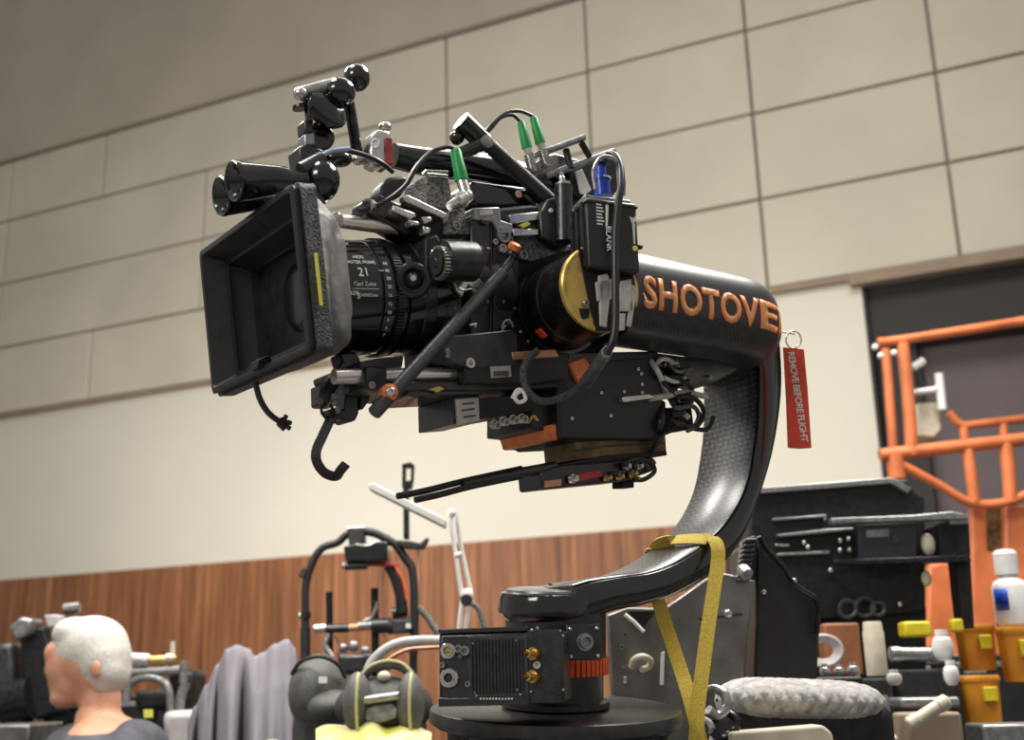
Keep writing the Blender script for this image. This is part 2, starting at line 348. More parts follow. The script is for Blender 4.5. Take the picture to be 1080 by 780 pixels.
# round end of the arm over the pan motor
ec = G.on(579, 636, gy0+.056); er = .0575
tz = V((-.03, -.10, 1)).normalized()          # the stand leans a little towards us
eh = G.m(585, 632, gy0, 27); tq = V((-.05, -.13, 1)).normalized()
MB().lathe(ec-tq*eh*.5, tq, [(-.004, er-.008), (0, er-.003), (.004, er), (eh-.008, er), (eh-.002, er-.003), (eh, er-.009), (eh+.0005, er-.02)], 48).build('arm_end', 'gloss', gb)
MB().lathe(ec+tq*(eh*.5-.001), tq, [(0, er-.008), (.003, er-.009), (.004, er-.014)], 48).build('lit_arm_top', 'greym', gb)  # grey disc: the lit top of the black arm end, put into colour
for dd in (-.030, -.024): MB().lathe(ec+tq*(eh*.5+.003)+V((dd, -.012+dd, 0)), tq, [(0, .0022), (.001, .0022), (.001, .001)], 12).build('cap_screw', 'matte', gb)
# pan motor below the arm
pc = G.on(586, 636, gy0+.056)-tz*(eh*.5); pr = .057
MB().lathe(pc, -tz, [(-.004, pr), (.052, pr), (.054, pr-.003)], 48).build('pan_motor', 'black', gb)
oc = pc-tz*.052
og = MB()
for k in range(56):
    a = 2*PI*k/56; u, v = perp(tz); d = u*math.cos(a)+v*math.sin(a); tt = tz.cross(d)
    fr = Frame(oc, tt, d, tz); og.cub(fr, -.0026, .0026, pr-.003, pr+.0035, -.0105, .0075)
og.lathe(oc+tz*.0065, -tz, [(0, pr), (.016, pr)], 48)
og.build('orange_ring', 'ring', gb, bevel=.0006, label='ribbed orange clamp ring')
MB().lathe(oc-tz*.0105, -tz, [(0, pr-.003), (.028, pr-.003), (.03, pr+.004), (.036, pr+.004)], 48).build('motor_base', 'black', gb)
for (px, py, r) in ((616, 677, 7),):
    c = FV.on(px, py, 1.215); f2 = Frame(c, RT, F0, UP)
    MB().cub(f2, -.018, .018, 0, .03, -.018, .018).build('socket_plate', 'black', gb, bevel=.001)
    MB().lathe(c, -F0+RT*.2, [(0, .009), (.004, .009), (.004, .0065), (.012, .0065), (.012, .005), (.006, .004)], 24).build('socket', 'greym', gb)
    for dx, dz in ((-.014, .014), (.014, .014), (-.014, -.014), (.014, -.014)):
        MB().lathe(c+RT*dx+UP*dz, -F0, [(0, .0018), (.001, .0018), (.0015, .001)], 10).build('screw', 'silver', gb)
# round table plate and its columns
tc_ = oc-tz*.050; tr = .141
MB().lathe(tc_, -tz, [(-.0015, tr-.004), (0, tr-.001), (.003, tr), (.013, tr), (.017, tr-.006), (.017, tr-.02)], 72).build('mounting_plate', 'black', gb)
for k in range(6):
    a = 2*PI*(k+.5)/6+.25; u, v = perp(tz); d = u*math.cos(a)+v*math.sin(a); c = tc_+d*.098-tz*.016
    MB().lathe(c, -tz, [(0, .032), (.012, .026), (.07, .022), (.13, .022), (.16, .03)], 28).build('column', 'blackm', gb)
MB().lathe(tc_-tz*.176, -tz, [(0, tr), (.018, tr)], 60).build('mounting_plate', 'black', gb)
MB().lathe(tc_-tz*.19, -UP, [(0, .05), (.25, .042), (.56, .042)], 32).build('riser_post', 'blackm', gb)
# electronics box bolted to the base
E0 = turned(463, 740, 1.165, -7)
eb = MB(); ex = E0.xz(596, 739, 0)[0]; ez = E0.xz(463, 667, 0)[1]
eb.cub(E0, 0, ex, .0, .085, -.004, ez); ebo = eb.build('electronics_box', 'black', gb, bevel=.004, seg=3)
lip = MB().cub(E0, .000, ex*.72, -.003, .085, ez-.001, ez+.0035).cub(E0, 0, ex*.72, -.003, .085, -.0045, .004); lip.build('rim', 'gloss', ebo, bevel=.001)
fins = MB()
for k in range(16):
    x = ex*(.27+.40*k/15); fins.cub(E0, x-.0009, x+.0009, -.0045, .001, .008, ez-.008)
fins.build('cooling_fins', 'black', ebo)
fm = MB().cub(E0, ex*.235, ex*.72, -.0018, .001, .003, ez-.004); fm.build('fin_plate', 'dgrey', ebo, bevel=.001)
screws('box_screw', E0, [(499, 678), (545, 675), (501, 730), (546, 727), (503, 733), (549, 732), (561, 664), (567, 662), (594, 670), (594, 727), (468, 702), (560, 729)], -.002, 1.5, 'silver', ebo)
dots = MB()
for k in range(11): dots.ball(E0.on(507+k*3.3, 736.5, -.003), .0011, 8)
dots.build('indicator_row', 'print', ebo)
for (px, py, r) in ((473, 686, 8.5), (474, 714.5, 10)):
    c = E0.on(px, py, -.001); rr = E0.m(px, py, 0, r)
    so = MB().lathe(c, -E0.Y, [(0, rr), (.002, rr), (.003, rr*.9), (.003, rr*.62), (.007, rr*.6), (.007, rr*.48), (.002, rr*.46)], 28).build('round_socket', 'silver', ebo)
    MB().lathe(c, -E0.Y, [(0, rr*.46), (.0042, rr*.46), (.0045, rr*.3)], 20).build('socket_core', 'brass' if py < 700 else 'ink', so)
for (px, py, r) in ((484, 684, 4), (491, 686, 5), (486, 692, 2), (467, 701, 3), (494, 721, 3)):
    c = E0.on(px, py, -.001); rr = E0.m(px, py, 0, r); MB().lathe(c, -E0.Y, [(0, rr), (.005, rr), (.005, rr*.6), (.002, rr*.55)], 18).build('small_socket', 'greym', ebo)
for (px, py) in ((563, 689), (563, 713)):
    c = E0.on(px, py, -.002)
    MB().lathe(c, (-E0.Y-E0.X*.55), [(-.002, .0062), (.003, .0062), (.003, .0045), (.011, .004), (.012, .0028), (.006, .0025)], 20).build('antenna_jack', 'brass', ebo, label='gold threaded antenna jack')
MB().lathe(E0.on(566.5, 701, -.001), -E0.Y, [(0, .0035), (.003, .0035), (.003, .002), (.001, .002)], 16).build('small_socket', 'cream', ebo)

# roll tube with the lettering: runs back along the camera, then elbows inward
tr_ = .0535; ty = .955
c0 = G.on(640, 313, ty); c1 = G.on(768, 336, ty)
dx = (c1-c0).normalized(); Ls = (c1-c0).length
bend = .050; nb = 14
path = [c0+dx*Ls*i/12 for i in range(13)]
hz = V((0, 1, 0)); cen = c1+hz*bend
for i in range(1, nb+1):
    a = (PI/2)*i/nb; path.append(cen+dx*bend*math.sin(a)-hz*bend*math.cos(a))
path.append(path[-1]+hz*.03)
upv = dx.cross(hz).normalized()
if upv.z < 0: upv = -upv
tsec = []
arc = [0]
for a, b in zip(path, path[1:]): arc.append(arc[-1]+(b-a).length)
def tube_frame(s_):
    i = 0
    while i < len(arc)-2 and arc[i+1] < s_: i += 1
    k = (s_-arc[i])/(arc[i+1]-arc[i]); p = path[i].lerp(path[i+1], k)
    def tan(j): return (path[min(j+1, len(path)-1)]-path[max(j-1, 0)]).normalized()
    t = tan(i).lerp(tan(i+1), min(max(k, 0), 1)).normalized(); return p, t
def tube_pt(s_, a, extra=0):
    """a: angle round the tube, 0 faces the viewer side, up positive; slightly squared section"""
    p, t = tube_frame(s_); out = upv.cross(t).normalized()
    if s_ < arc[12] and out.y > 0: out = -out
    if out.dot(t.cross(upv)) < 0: out = t.cross(upv).normalized()
    e = 2.6; cx, sx = math.cos(a), math.sin(a); rr = tr_/((abs(cx)**e+abs(sx)**e)**(1/e))
    sh = 1.0-.06*(s_/arc[-1])
    return p+(out*cx+upv*sx)*(rr*sh+extra)
NS = 46
for i in range(NS+1): tsec.append([tube_pt(arc[-1]*i/NS, 2*PI*k/40) for k in range(40)])
MB().loft(tsec).build('roll_tube', 'carbon', gb, ang=60)
# lettering
cs = G.on(692, 313, ty-tr_); s0 = (cs-c0).dot(dx)
hh = .0525
def let(x, y, e):
    return tube_pt(s0-.013+x*hh*.84, (y*hh*.92)/tr_-.17, e)
vs, fs = text_geo('SHOTOVER', 1.06, 0, .022)
x0 = min(v.x for v in vs)
for nm, m, e, bo in (('lettering_outline', 'red', .0002, .055), ('lettering', mat('orange_lettering', (.85, .36, .13), .45), .0005, .03)):
    vs, fs = text_geo('SHOTOVER', 1.06, 0, bo); mb = MB().add([let(v.x-x0-.1, v.y, e) for v in vs], fs); mb.solid = .0002
    mb.build(nm, m, gb, label='orange letters reading SHOTOVER' if nm == 'lettering' else None)
# stitched seam on the tube top
sm_ = MB()
for i in range(38):
    s_ = .02+i*.0052; sm_.tube([tube_pt(s_, 1.28, .0003), tube_pt(s_+.0024, 1.28, .0008)], .0009, 6, sm=1)
sm_.build('seam_stitch', 'matte', gb)
# tilt motor: cylinder across the tube, gold cap facing us
gc = G.on(633, 304, .885); mr_ = .0475
ax = (G.on(586, 326, .985)-gc).normalized(); mL = .100
MB().lathe(gc, ax, [(.002, mr_-.004), (.004, mr_), (.052, mr_+.0005), (.053, mr_-.001), (.055, mr_-.001), (.056, mr_+.001), (mL-.008, mr_+.003), (mL-.006, mr_+.006), (mL, mr_+.006), (mL+.008, mr_-.005)], 64).build('tilt_motor', 'motor', gb)
MB().lathe(gc+ax*(mL-.012), ax, [(0, mr_+.0035), (0, mr_+.0075), (.003, mr_+.0075), (.003, mr_+.0035)], 64, closed=False).build('motor_band', 'gloss', gb)
cap = MB().lathe(gc, -ax, [(-.004, mr_), (.0005, mr_), (.0022, mr_-.0015), (.0022, mr_-.004), (.0012, mr_-.005), (.0012, .001)], 64).build('motor_cap', 'gold', gb, label='gold anodised end cap')
uu = (UP-ax*UP.dot(ax)).normalized(); vv = ax.cross(uu).normalized()
CPF = Frame(gc-ax*.0015, -vv if (-vv).dot(RT) > 0 else vv, ax, uu)
screws('cap_bolt', CPF, [(617, 320)], 0, 4, 'greym', cap, .005)
MB().prism(CPF, [(611, 325), (622, 325), (621, 335), (614, 337)], -.0005, .002).build('slot', 'matte', cap)
# dark window in the cap and the white pins behind the video box
MB().prism(CPF, [(610, 262), (668, 262), (668, 284), (672, 340), (655, 349), (629, 349), (622, 320)], -.0012, .002).build('recess', 'matte', cap)
for pts in ([(632, 290), (641, 288), (645, 300), (640, 345), (634, 343)], [(629, 297), (646, 294), (646, 315), (631, 317)], [(655, 296), (666, 294), (668, 328), (652, 328)], [(668, 300), (672, 306), (666, 345), (661, 343)], [(653, 330), (660, 330), (659, 348), (652, 348)]):
    MB().prism(CPF, pts, -.006, .004).build('contact_block', 'label', cap, bevel=.0006)
for (px, py) in ((573, 281), (600, 351)):
    p = G.on(px, py, .94); rel = p-gc; al = rel.dot(ax); rad = (rel-ax*al).normalized()
    al = .045; MB().lathe(gc+ax*al+rad*(mr_-.001), rad, [(0, .0035), (.0015, .0035), (.0015, .002), (0, .002)], 14).build('screw', 'matte', gb)
a_ = MB(); rel = V(G.on(571, 355, .955))-gc; rad = (rel-ax*rel.dot(ax)).normalized(); q = ax.cross(rad)
a_.cub(Frame(gc+ax*.074+rad*(mr_+.0015), ax, rad, q), -.007, .006, 0, .0015, -.006, .006); a_.build('orange_tab', 'ring', gb, bevel=.0005)
# link from tube elbow to the arm, and the shiny bracket below the tube
MB().prism(G, [(770, 330), (818, 330), (824, 380), (800, 392), (770, 388)], 1.01, .09).build('arm_knuckle', 'carbon', gb, bevel=.006)
MB().prism(G, [(690, 371), (720, 375), (755, 378), (783, 385), (772, 394), (752, 404), (735, 398), (712, 391), (692, 385)], .99, .05).build('bracket', 'plate', gb, bevel=.003)
# controller box under the camera (level with the camera rig)
cb = MB().prism(R, [(588, 404), (600, 374), (694, 372), (700, 420), (700, 455), (689, 464), (590, 462)], -.06, .115).build('controller_box', 'case', gb, bevel=.003)
MB().prism(R, [(560, 424), (592, 404), (592, 452), (578, 454), (560, 452)], -.045, .09).build('controller_nose', 'case', gb, bevel=.002)
MB().prism(R, [(578, 448), (589, 446), (589, 464), (584, 464)], -.055, .10).build('orange_panel', 'orange', gb, bevel=.002, label='orange metal skid panel')
MB().prism(R, [(606, 464), (640, 460), (702, 459), (703, 476), (640, 481), (608, 485)], -.052, .06).build('damper_plate', 'amber', gb, bevel=.001)
MB().prism(R, [(590, 459), (689, 455), (691, 462), (600, 466)], -.054, .10).build('top_plate', 'matte', gb, bevel=.001)
MB().prism(R, [(606, 486), (640, 480), (703, 475), (704, 480), (640, 487), (606, 490)], -.054, .06).build('lower_plate', 'matte', gb, bevel=.001)
MB().prism(R, [(607, 474), (640, 469), (702, 466.5), (702, 468), (640, 470.5), (607, 476)], -.0535, .002).build('plate_groove', 'ink', gb)
slabp = MB().prism(R, [(570, 497), (590, 490), (690, 482), (694, 488), (688, 497), (660, 507), (600, 513), (572, 516)], -.058, .045).build('lower_housing', 'black', gb, bevel=.003)
MB().prism(R, [(575, 507), (592, 505), (592, 512), (575, 514)], -.060, .003).build('lower_window', 'copper', slabp)
MB().prism(R, [(607, 500), (634, 495), (636, 502), (609, 508)], -.062, .004).build('red_plate', 'red', slabp, bevel=.001)
MB().prism(R, [(657, 503), (669, 503), (669, 514), (657, 514)], -.05, .02).build('foot_peg', 'matte', slabp, bevel=.001)
for (px, py, r, m) in ((602, 505, 5, 'silver'), (638, 504, 3.5, 'brass'), (645, 500, 3.5, 'ink'), (651, 503, 3.5, 'brass'), (658, 492, 4, 'silver'), (665, 500, 4, 'brass'), (671, 492, 3.5, 'silver'), (668, 505, 3, 'brass')):
    c = R.on(px, py, -.06); rr = R.m(px, py, -.06, r); MB().lathe(c, -R.Y+R.X*.3, [(0, rr), (.004, rr), (.004, rr*.7), (.009, rr*.65)], 14).build('fitting', m, slabp)
MB().tube([R.on(*p) for p in ((657, 490, -.066), (672, 484, -.066), (686, 488, -.066), (690, 497, -.066), (680, 505, -.066), (668, 506, -.066))], .0028, 8).build('edge_cable', 'cable', slabp)
for (px, py) in ((520, 447), (529.5, 444), (540, 442), (549, 441)):
    c = R.on(px, py, -.063); rr = R.m(px, py, -.06, 4.2)
    MB().lathe(c, -R.Y-R.Z*.25, [(0, rr*1.25), (.002, rr*1.25), (.002, rr), (.009, rr), (.009, rr*.65), (.003, rr*.6)], 20).build('round_socket', 'silver', cb)
MB().tube([R.on(*p) for p in ((551, 441, -.064), (557, 445, -.066), (562, 438, -.066), (567, 443, -.064))], .0018, 8).build('key', 'brass', cb)
screws('box_screw', R, [(634, 414), (658, 413), (603, 441), (644, 438), (673, 389), (676, 394), (677, 405), (677, 414)], -.0605, 2.2, 'silver', cb)
MB().prism(R, [(657, 418), (684, 415), (690, 417), (690, 420), (660, 424), (657, 423)], -.068, .008).build('side_connector', 'silver', cb, bevel=.001)
MB().prism(R, [(600, 372), (694, 370), (694, 376), (598, 384)], -.064, .1).build('top_lip', 'black', cb, bevel=.001)
MB().prism(R, [(598, 383), (617, 375), (628, 392), (612, 404)], -.066, .02).build('orange_bracket', 'orange', cb, bevel=.002)
for (a, b) in (((562, 386), (600, 384)), ((566, 398), (605, 396)), ((558, 392), (604, 390))):
    MB().cyl(R.on(*a, -.05), R.on(*b, -.05), R.m(*a, -.05, 3), 12).build('rail', 'gloss', cb)
# ================================================================ CINEMA CAMERA on the rig
cc = thing('cinema_camera', 'black digital cinema camera with matte box and 21 mm lens held in the gimbal head', 'camera', R.w(.2, 0, -.12))
def rrect(x, hw, hh, rad, n=6, jit=0):
    o = []
    for cx, cz, a0 in ((hw-rad, hh-rad, 0), (-hw+rad, hh-rad, PI/2), (-hw+rad, -hh+rad, PI), (hw-rad, -hh+rad, 1.5*PI)):
        for k in range(n):
            a = a0+(PI/2)*k/(n-1); y, z = cx+rad*math.cos(a), cz+rad*math.sin(a)
            j = jit*noise.noise(V((x*60, y*45, z*45))) if jit else 0; o.append(R.w(x, -(y*(1+j)), z*(1+j)))
    return o
# matte box: flared shade with a deep square well
mbx = MB().loft([rrect(.006, .124, .079, .006), rrect(0, .125, .080, .007), rrect(-.001, .123, .078, .007), rrect(-.001, .118, .0735, .005), rrect(.004, .116, .072, .004), rrect(.046, .099, .052, .003), rrect(.046, .097, .050, .003), rrect(.054, .095, .049, .003)], cap=False)
mbo = mbx.build('matte_box', 'hood', cc, ang=25)
MB().loft([rrect(.006, .1235, .0785, .006), rrect(.022, .1225, .0775, .006), rrect(.022, .10, .06, .006)], cap=False).build('outer_shell', 'hood', mbo)
fz = MB(); secs = []
for i in range(7):
    x = .0065+.0155*i/6; secs.append(rrect(x, .1275, .0825, .009, n=16, jit=.012))
fz.loft([rrect(.0065, .122, .077, .006, n=16)]+secs+[rrect(.022, .12, .075, .006, n=16)], cap=False).build('foam_strip', 'fuzz', mbo)
MB().cub(R, .012, .0150, -.1300, -.1278, -.038, .012).build('edge_tape', 'yell', mbo, bevel=.0005, label='strip of bright yellow tape')
secs = [rrect(.021, .121, .076, .012, n=10, jit=.0), rrect(.024, .1205, .0755, .014, n=10, jit=.02)]
for i in range(8):
    t = i/7; secs.append(rrect(.026+.042*t, .119-.034*t**1.6, .075-.006*t, .02+.02*t, n=10, jit=.09))
secs.append(rrect(.069, .055, .05, .03, n=10))
MB().loft(secs, cap=False).build('cloth_cover', 'fabric', mbo, ang=80, label='grey cloth cover behind the shade')
MB().loft([rrect(.0535, .0952, .0492, .004), rrect(.0545, .0952, .0492, .004)]).build('dark_well_back', 'matte', mbo)  # closed black panel added for the darkness deep in the well
MB().lathe(R.w(.0533, 0, 0), -RX, [(0, .036), (.001, .035), (.003, .025), (.004, .001)], 40).build('front_glass', 'glass', mbo)
MB().prism(R, [(272, 379), (284, 374), (287, 379), (287, 386), (272, 388)], -.02, .02).build('catch', 'matte', mbo, bevel=.001)
# lens
def ring(name, x0, x1, r, m, parent, ch=.001, n=64): return MB().lathe(R.w(x0, 0, 0), RX, [(0, r-.004), (0, r-ch), (ch, r), (x1-x0-ch, r), (x1-x0, r-ch), (x1-x0, r-.004)], n).build(name, m, parent)
ln = MB().lathe(R.w(.055, 0, 0), RX, [(0, .058), (.0245, .0590), (.0255, .0615), (.063, .0615), (.0635, .0600), (.066, .0600), (.0665, .062), (.078, .0622), (.079, .060), (.096, .060), (.097, .0635), (.125, .0635), (.128, .061), (.16, .061), (.163, .055), (.185, .052), (.20, .052)], 80).build('lens', 'gloss', cc, ang=20)
gm = MB()
for k in range(110):
    a = 2*PI*k/110; fr = Frame(R.o, RX, RY*math.sin(a)*-1+RZ*math.cos(a), RY*math.cos(a)+RZ*math.sin(a)); gm.cub(fr, .1365, .1455, .0590, .0645, -.0010, .0010)
gm.build('focus_gear', 'black', ln)
ring('aperture_ring', .170, .184, .0645, 'black', ln); ring('blue_band', .1195, .1215, .0612, 'hood', ln)
def onlens(xc, z0, size, r=.0622):
    def f(x, y):
        a = (z0+y*size)/r; return R.w(xc+x*size, -r*math.cos(a), r*math.sin(a))
    return f
for body, xc, z0, s, bo in (('ARRI', .098, .0315, .0062, .02), ('MASTER PRIME', .0975, .0245, .0056, .02), ('21', .099, .0125, .0135, .015), ('Carl Zeiss', .0985, 0, .0062, 0), ('LDS', .086, -.0095, .005, .03), ('S', .0905, -.0125, .008, .03), ('ARRI/Zeiss', .1025, -.0115, .0044, .01)):
    text(MB(), body, onlens(xc, z0, s), bold=bo).build('lettering', 'print', ln)
MB().grid(lambda u, v: onlens(.084+.03*u, -.0052+.0005*v, 1)(0, 0), 10, 2, .0003).build('rule_line', 'print', ln)
for i, b in enumerate(('60', '40', '30', '20', '16', '12', '10', '9', '8', '7')):
    text(MB(), b, onlens(.1265, .0235-i*.0088, .0052, .0628), bold=.02).build('scale_number', 'print', ln)
MB().grid(lambda u, v: onlens(.1165+.006*u, .0145+.0008*v, 1, .0626)(0, 0), 4, 2, .0003).build('index_mark', 'print', ln)
# small round gear motor knob at the side of the lens
kc = R.w(.152, -.068, .004)
kn = MB().lathe(kc, -RY-RX*.5, [(-.012, .019), (0, .019), (.002, .017), (.002, .012), (-.001, .010), (.004, .006), (.006, .004)], 32).build('lens_knob', 'black', ln)
MB().lathe(kc, -RY-RX*.5, [(.001, .0145), (.0032, .0145), (.0032, .0115), (.001, .0115)], 32, closed=False).build('knob_ring', 'blackm', kn)
MB().lathe(kc, -RY-RX*.5, [(.004, .004), (.008, .003), (.008, .001)], 14).build('knob_pin', 'silver', kn)
# body: near side y=-.062
by = -.062
bd = MB().prism(R, [(500, 222), (560, 215), (640, 222), (640, 372), (500, 388)], by+.008, .125).build('body', 'matte', cc, bevel=.004)
MB().prism(R, [(497, 226), (517, 224), (520, 232), (520, 350), (516, 384), (498, 386)], by, .10).build('front_plate', 'black', bd, bevel=.002)
MB().prism(R, [(520, 238), (547, 240), (547, 300), (538, 345), (520, 350)], by+.002, .02).build('side_panel', 'dgrey', bd, bevel=.001)
MB().prism(R, [(545, 236), (605, 228), (608, 262), (560, 276), (547, 270)], by+.004, .03).build('side_panel', 'leather', bd, bevel=.001)
MB().prism(R, [(499, 219), (527, 218), (529, 232), (541, 236), (541, 246), (528, 247), (520, 234), (500, 231)], by-.004, .02).build('top_bracket', 'greym', bd, bevel=.0015)
MB().prism(R, [(541, 241), (568, 241), (568, 248), (542, 249)], by-.004, .01).build('port_cover', 'silver', bd, bevel=.001)
MB().prism(R, [(537, 226), (570, 223), (572, 231), (540, 236)], by-.003, .01).build('port_cover', 'silver', bd, bevel=.001)
MB().prism(R, [(548, 237), (556, 233), (560, 236), (553, 240)], by-.006, .003).build('yellow_tab', 'yell', bd)
MB().prism(R, [(506, 222), (520, 221), (520, 226), (506, 227)], by-.005, .002).build('silver_label', 'label', bd)
for (px, py, r, m) in ((511, 230, 6, 'ink'), (531, 248, 7, 'greym'), (530, 262, 4, 'silver'), (522, 255, 2.5, 'silver'), (538, 262, 3, 'silver'), (537, 252, 3, 'greym'), (552, 269, 4, 'greym')):
    c = R.on(px, py, by-.002); rr = R.m(px, py, by, r); MB().lathe(c, -RY, [(-.003, rr*1.2), (.002, rr*1.2), (.002, rr*.8), (-.001, rr*.7), (.001, rr*.3)], 20).build('port', m, bd)
screws('screw', R, [(501, 344), (513, 356), (536, 357), (549, 350), (543, 262), (541, 275), (507, 262), (515, 262), (524, 380), (551, 378), (536, 340)], by-.001, 2.0, 'silver', bd)
# lens mount block, dark, ahead of the body
MB().lathe(R.w(.225, 0, 0), RX, [(0, .06), (.01, .066), (.06, .066), (.07, .06)], 40).build('lens_mount', 'matte', bd)
MB().prism(R, [(466, 300), (500, 292), (500, 372), (470, 378)], -.05, .09).build('mount_block', 'matte', bd, bevel=.003)
MB().prism(R, [(478, 294), (487, 281), (499, 287), (512, 300), (508, 312), (494, 300), (488, 313), (482, 306)], -.068, .006).build('white_lever', 'silver', bd, bevel=.001)
MB().prism(R, [(466, 358), (472, 354), (540, 347), (546, 352), (548, 384), (540, 386), (497, 388), (470, 380)], -.072, .03).build('cage_plate', 'dgrey', cc, bevel=.002)
screws('screw', R, [(472, 370), (472, 375), (495, 385)], -.073, 2.6, 'greym', cc)
MB().lathe(R.on(495, 383, -.073), -RY, [(0, .0055), (.003, .0055), (.003, .003), (.001, .002)], 16).build('socket_bolt', 'silver', cc)
MB().prism(R, [(490, 375), (560, 370), (600, 372), (600, 400), (560, 405), (490, 403)], -.07, .12).build('base_plate', 'case', cc, bevel=.002)
lb = MB().prism(R, [(517, 386), (538.5, 385), (539.5, 397), (518, 398.5)], -.0715, .001).build('barcode_label', 'label', cc)
bc = MB()
for k in range(9):
    x = 521+k*1.8; bc.prism(R, [(x, 391), (x+.9, 391), (x+.9, 396.5), (x, 396.5)], -.0722, .0006)
bc.build('barcode', 'ink', lb)
MB().prism(R, [(408, 403), (430, 402), (600, 398), (600, 408), (512, 412), (432, 412), (408, 409)], -.060, .09).build('dovetail_rail', 'black', cc, bevel=.002)
MB().prism(R, [(430, 411), (512, 409), (506, 416), (440, 419), (430, 417)], -.056, .08).build('dovetail_rail', 'gloss', cc, bevel=.002)
MB().prism(R, [(452, 410), (464, 406), (470, 410), (462, 414)], -.062, .004).build('latch_lever', 'brass', cc, bevel=.001)
b2 = MB().prism(R, [(478, 418), (505, 417), (506, 445), (479, 447)], -.05, .075).build('power_module', 'black', cc, bevel=.001)
MB().prism(R, [(481, 421), (505, 419), (506, 444), (483, 447)], -.053, .004).build('silver_panel', 'label', b2, bevel=.0005)
for (a, b) in (((487, 432), (501, 430)), ((488, 425), (500, 424)), ((489, 439), (502, 437))): MB().prism(R, [a, b, (b[0], b[1]+1.4), (a[0], a[1]+1.4)], -.0538, .001).build('panel_slot', 'ink', b2)
MB().prism(R, [(504, 420), (560, 415), (565, 432), (520, 440), (506, 442)], -.05, .08).build('power_module', 'case', cc, bevel=.001)
for k_, q in enumerate((((484, 304), (490, 306), (497, 305), (500, 309)), ((529, 346), (532, 339), (538, 338), (541, 345)), ((531, 358), (529, 350), (533, 343)), ((516, 300), (522, 308), (521, 320), (525, 330)))):
    MB().tube([R.on(x, y, by-.006) for x, y in q], .0011+.0004*(k_ > 0), 8).build('thin_wire', 'greym' if k_ != 3 else 'cable', bd)
MB().prism(R, [(524, 298), (528, 297), (529, 312), (525, 312)], by-.002, .003).build('white_catch', 'print', bd, bevel=.0005)
MB().prism(R, [(497, 341), (503, 340), (503, 342), (497, 343)], by-.004, .003).build('white_catch', 'print', bd)
MB().tube([R.on(x, y, by-.001) for x, y in ((518, 232), (518, 300), (516, 384))], .0009, 6).build('panel_gap', 'ink', bd)
screws('screw', R, [(506, 290), (514, 318), (531, 318), (543, 325), (508, 372), (532, 376), (557, 360), (488, 340), (480, 325)], by-.002, 1.7, 'greym', bd)
MB().prism(R, [(436, 385), (470, 380), (470, 388), (436, 389)], -.04, .05).build('bridge_block', 'black', cc, bevel=.001)
MB().prism(R, [(540, 371), (586, 368), (590, 376), (541, 379)], -.073, .004).build('metal_tab', 'copper', cc, bevel=.001)
# rods under the lens
for yy, z_ in ((-.048, 396), (.048, 396)):
    a = R.loc(R.on(352, 397, -.048)); b = R.loc(R.on(489, 394.5, -.048)); a.y = b.y = yy; a.x += .06 if yy > 0 else 0
    MB().cyl(R.w(*a), R.w(*b), .0078, 24).build('support_rod', 'steel', cc)
MB().prism(R, [(385, 387), (395, 386), (409, 387), (409, 408), (402, 412), (386, 411)], -.062, .13).build('rod_clamp', 'black', cc, bevel=.003)
MB().lathe(R.on(392, 406, -.063), -RY, [(0, .0035), (.002, .0035), (.002, .002), (0, .002)], 14).build('clamp_screw', 'silver', cc)
MB().prism(R, [(378, 381), (400, 377), (427, 374), (425, 388), (380, 390)], -.05, .11).build('bridge_plate', 'black', cc, bevel=.003)
MB().prism(R, [(358, 372), (376, 370), (381, 380), (380, 398), (379, 436), (376, 443), (366, 446), (362, 442), (365, 420), (364, 392)], -.02, .025).build('bracket_post', 'black', cc, bevel=.003)
MB().prism(R, [(381, 411), (392, 412), (390, 422), (383, 432), (380, 430)], -.02, .02).build('bracket_lug', 'black', cc, bevel=.002)
MB().prism(R, [(344, 404), (354, 392), (364, 378), (368, 392), (356, 410), (349, 422), (344, 430), (341, 420)], -.02, .015).build('bracket_lug', 'black', cc, bevel=.002)
MB().prism(R, [(345, 432), (355, 429), (366, 432), (368, 443), (352, 441)], -.02, .02).build('bracket_foot', 'black', cc, bevel=.002)
for (px, py, r) in ((358, 416, 4), (364, 412, 3), (354, 433, 3.5), (351, 418, 3)): MB().lathe(R.on(px, py, -.022), -RY, [(0, R.m(px, py, 0, r)), (.004, R.m(px, py, 0, r)), (.004, .0015)], 12).build('screw', 'greym', cc)
# diagonal carbon strut in front, orange washer
st = MB().cyl(R.on(395, 435, -.105), R.on(530, 288, -.085), R.m(460, 360, -.1, 7.4), 28).build('support_strut', 'strut', cc, ang=30)
MB().cyl(R.on(526, 292, -.086), R.on(540, 272, -.08), R.m(530, 280, -.08, 5.5), 20, r2=.004).build('strut_end', 'black', st)
MB().ball(R.on(541, 268, -.078), R.m(541, 268, -.08, 8), 16, (1, 1, .9)).build('ball_end', 'black', st)
MB().lathe(R.on(541, 264, -.083), RZ*.8-RY*.5+RX*.3, [(0, .006), (.003, .0075), (.007, .007), (.009, .004)], 20).build('orange_knob', 'orange', st)
wo = R.on(411, 413.5, -.108); wd = (-RY-RX*.25)
MB().lathe(wo, wd, [(-.012, .0085), (0, .0085), (.002, .0075), (.003, .005), (.0025, .0045)], 28).build('orange_washer', 'orange', st)
MB().lathe(wo, wd, [(0, .0042), (.0045, .0042), (.005, .0036), (.005, .002), (.003, .0018)], 18).build('washer_bolt', 'silver', st)
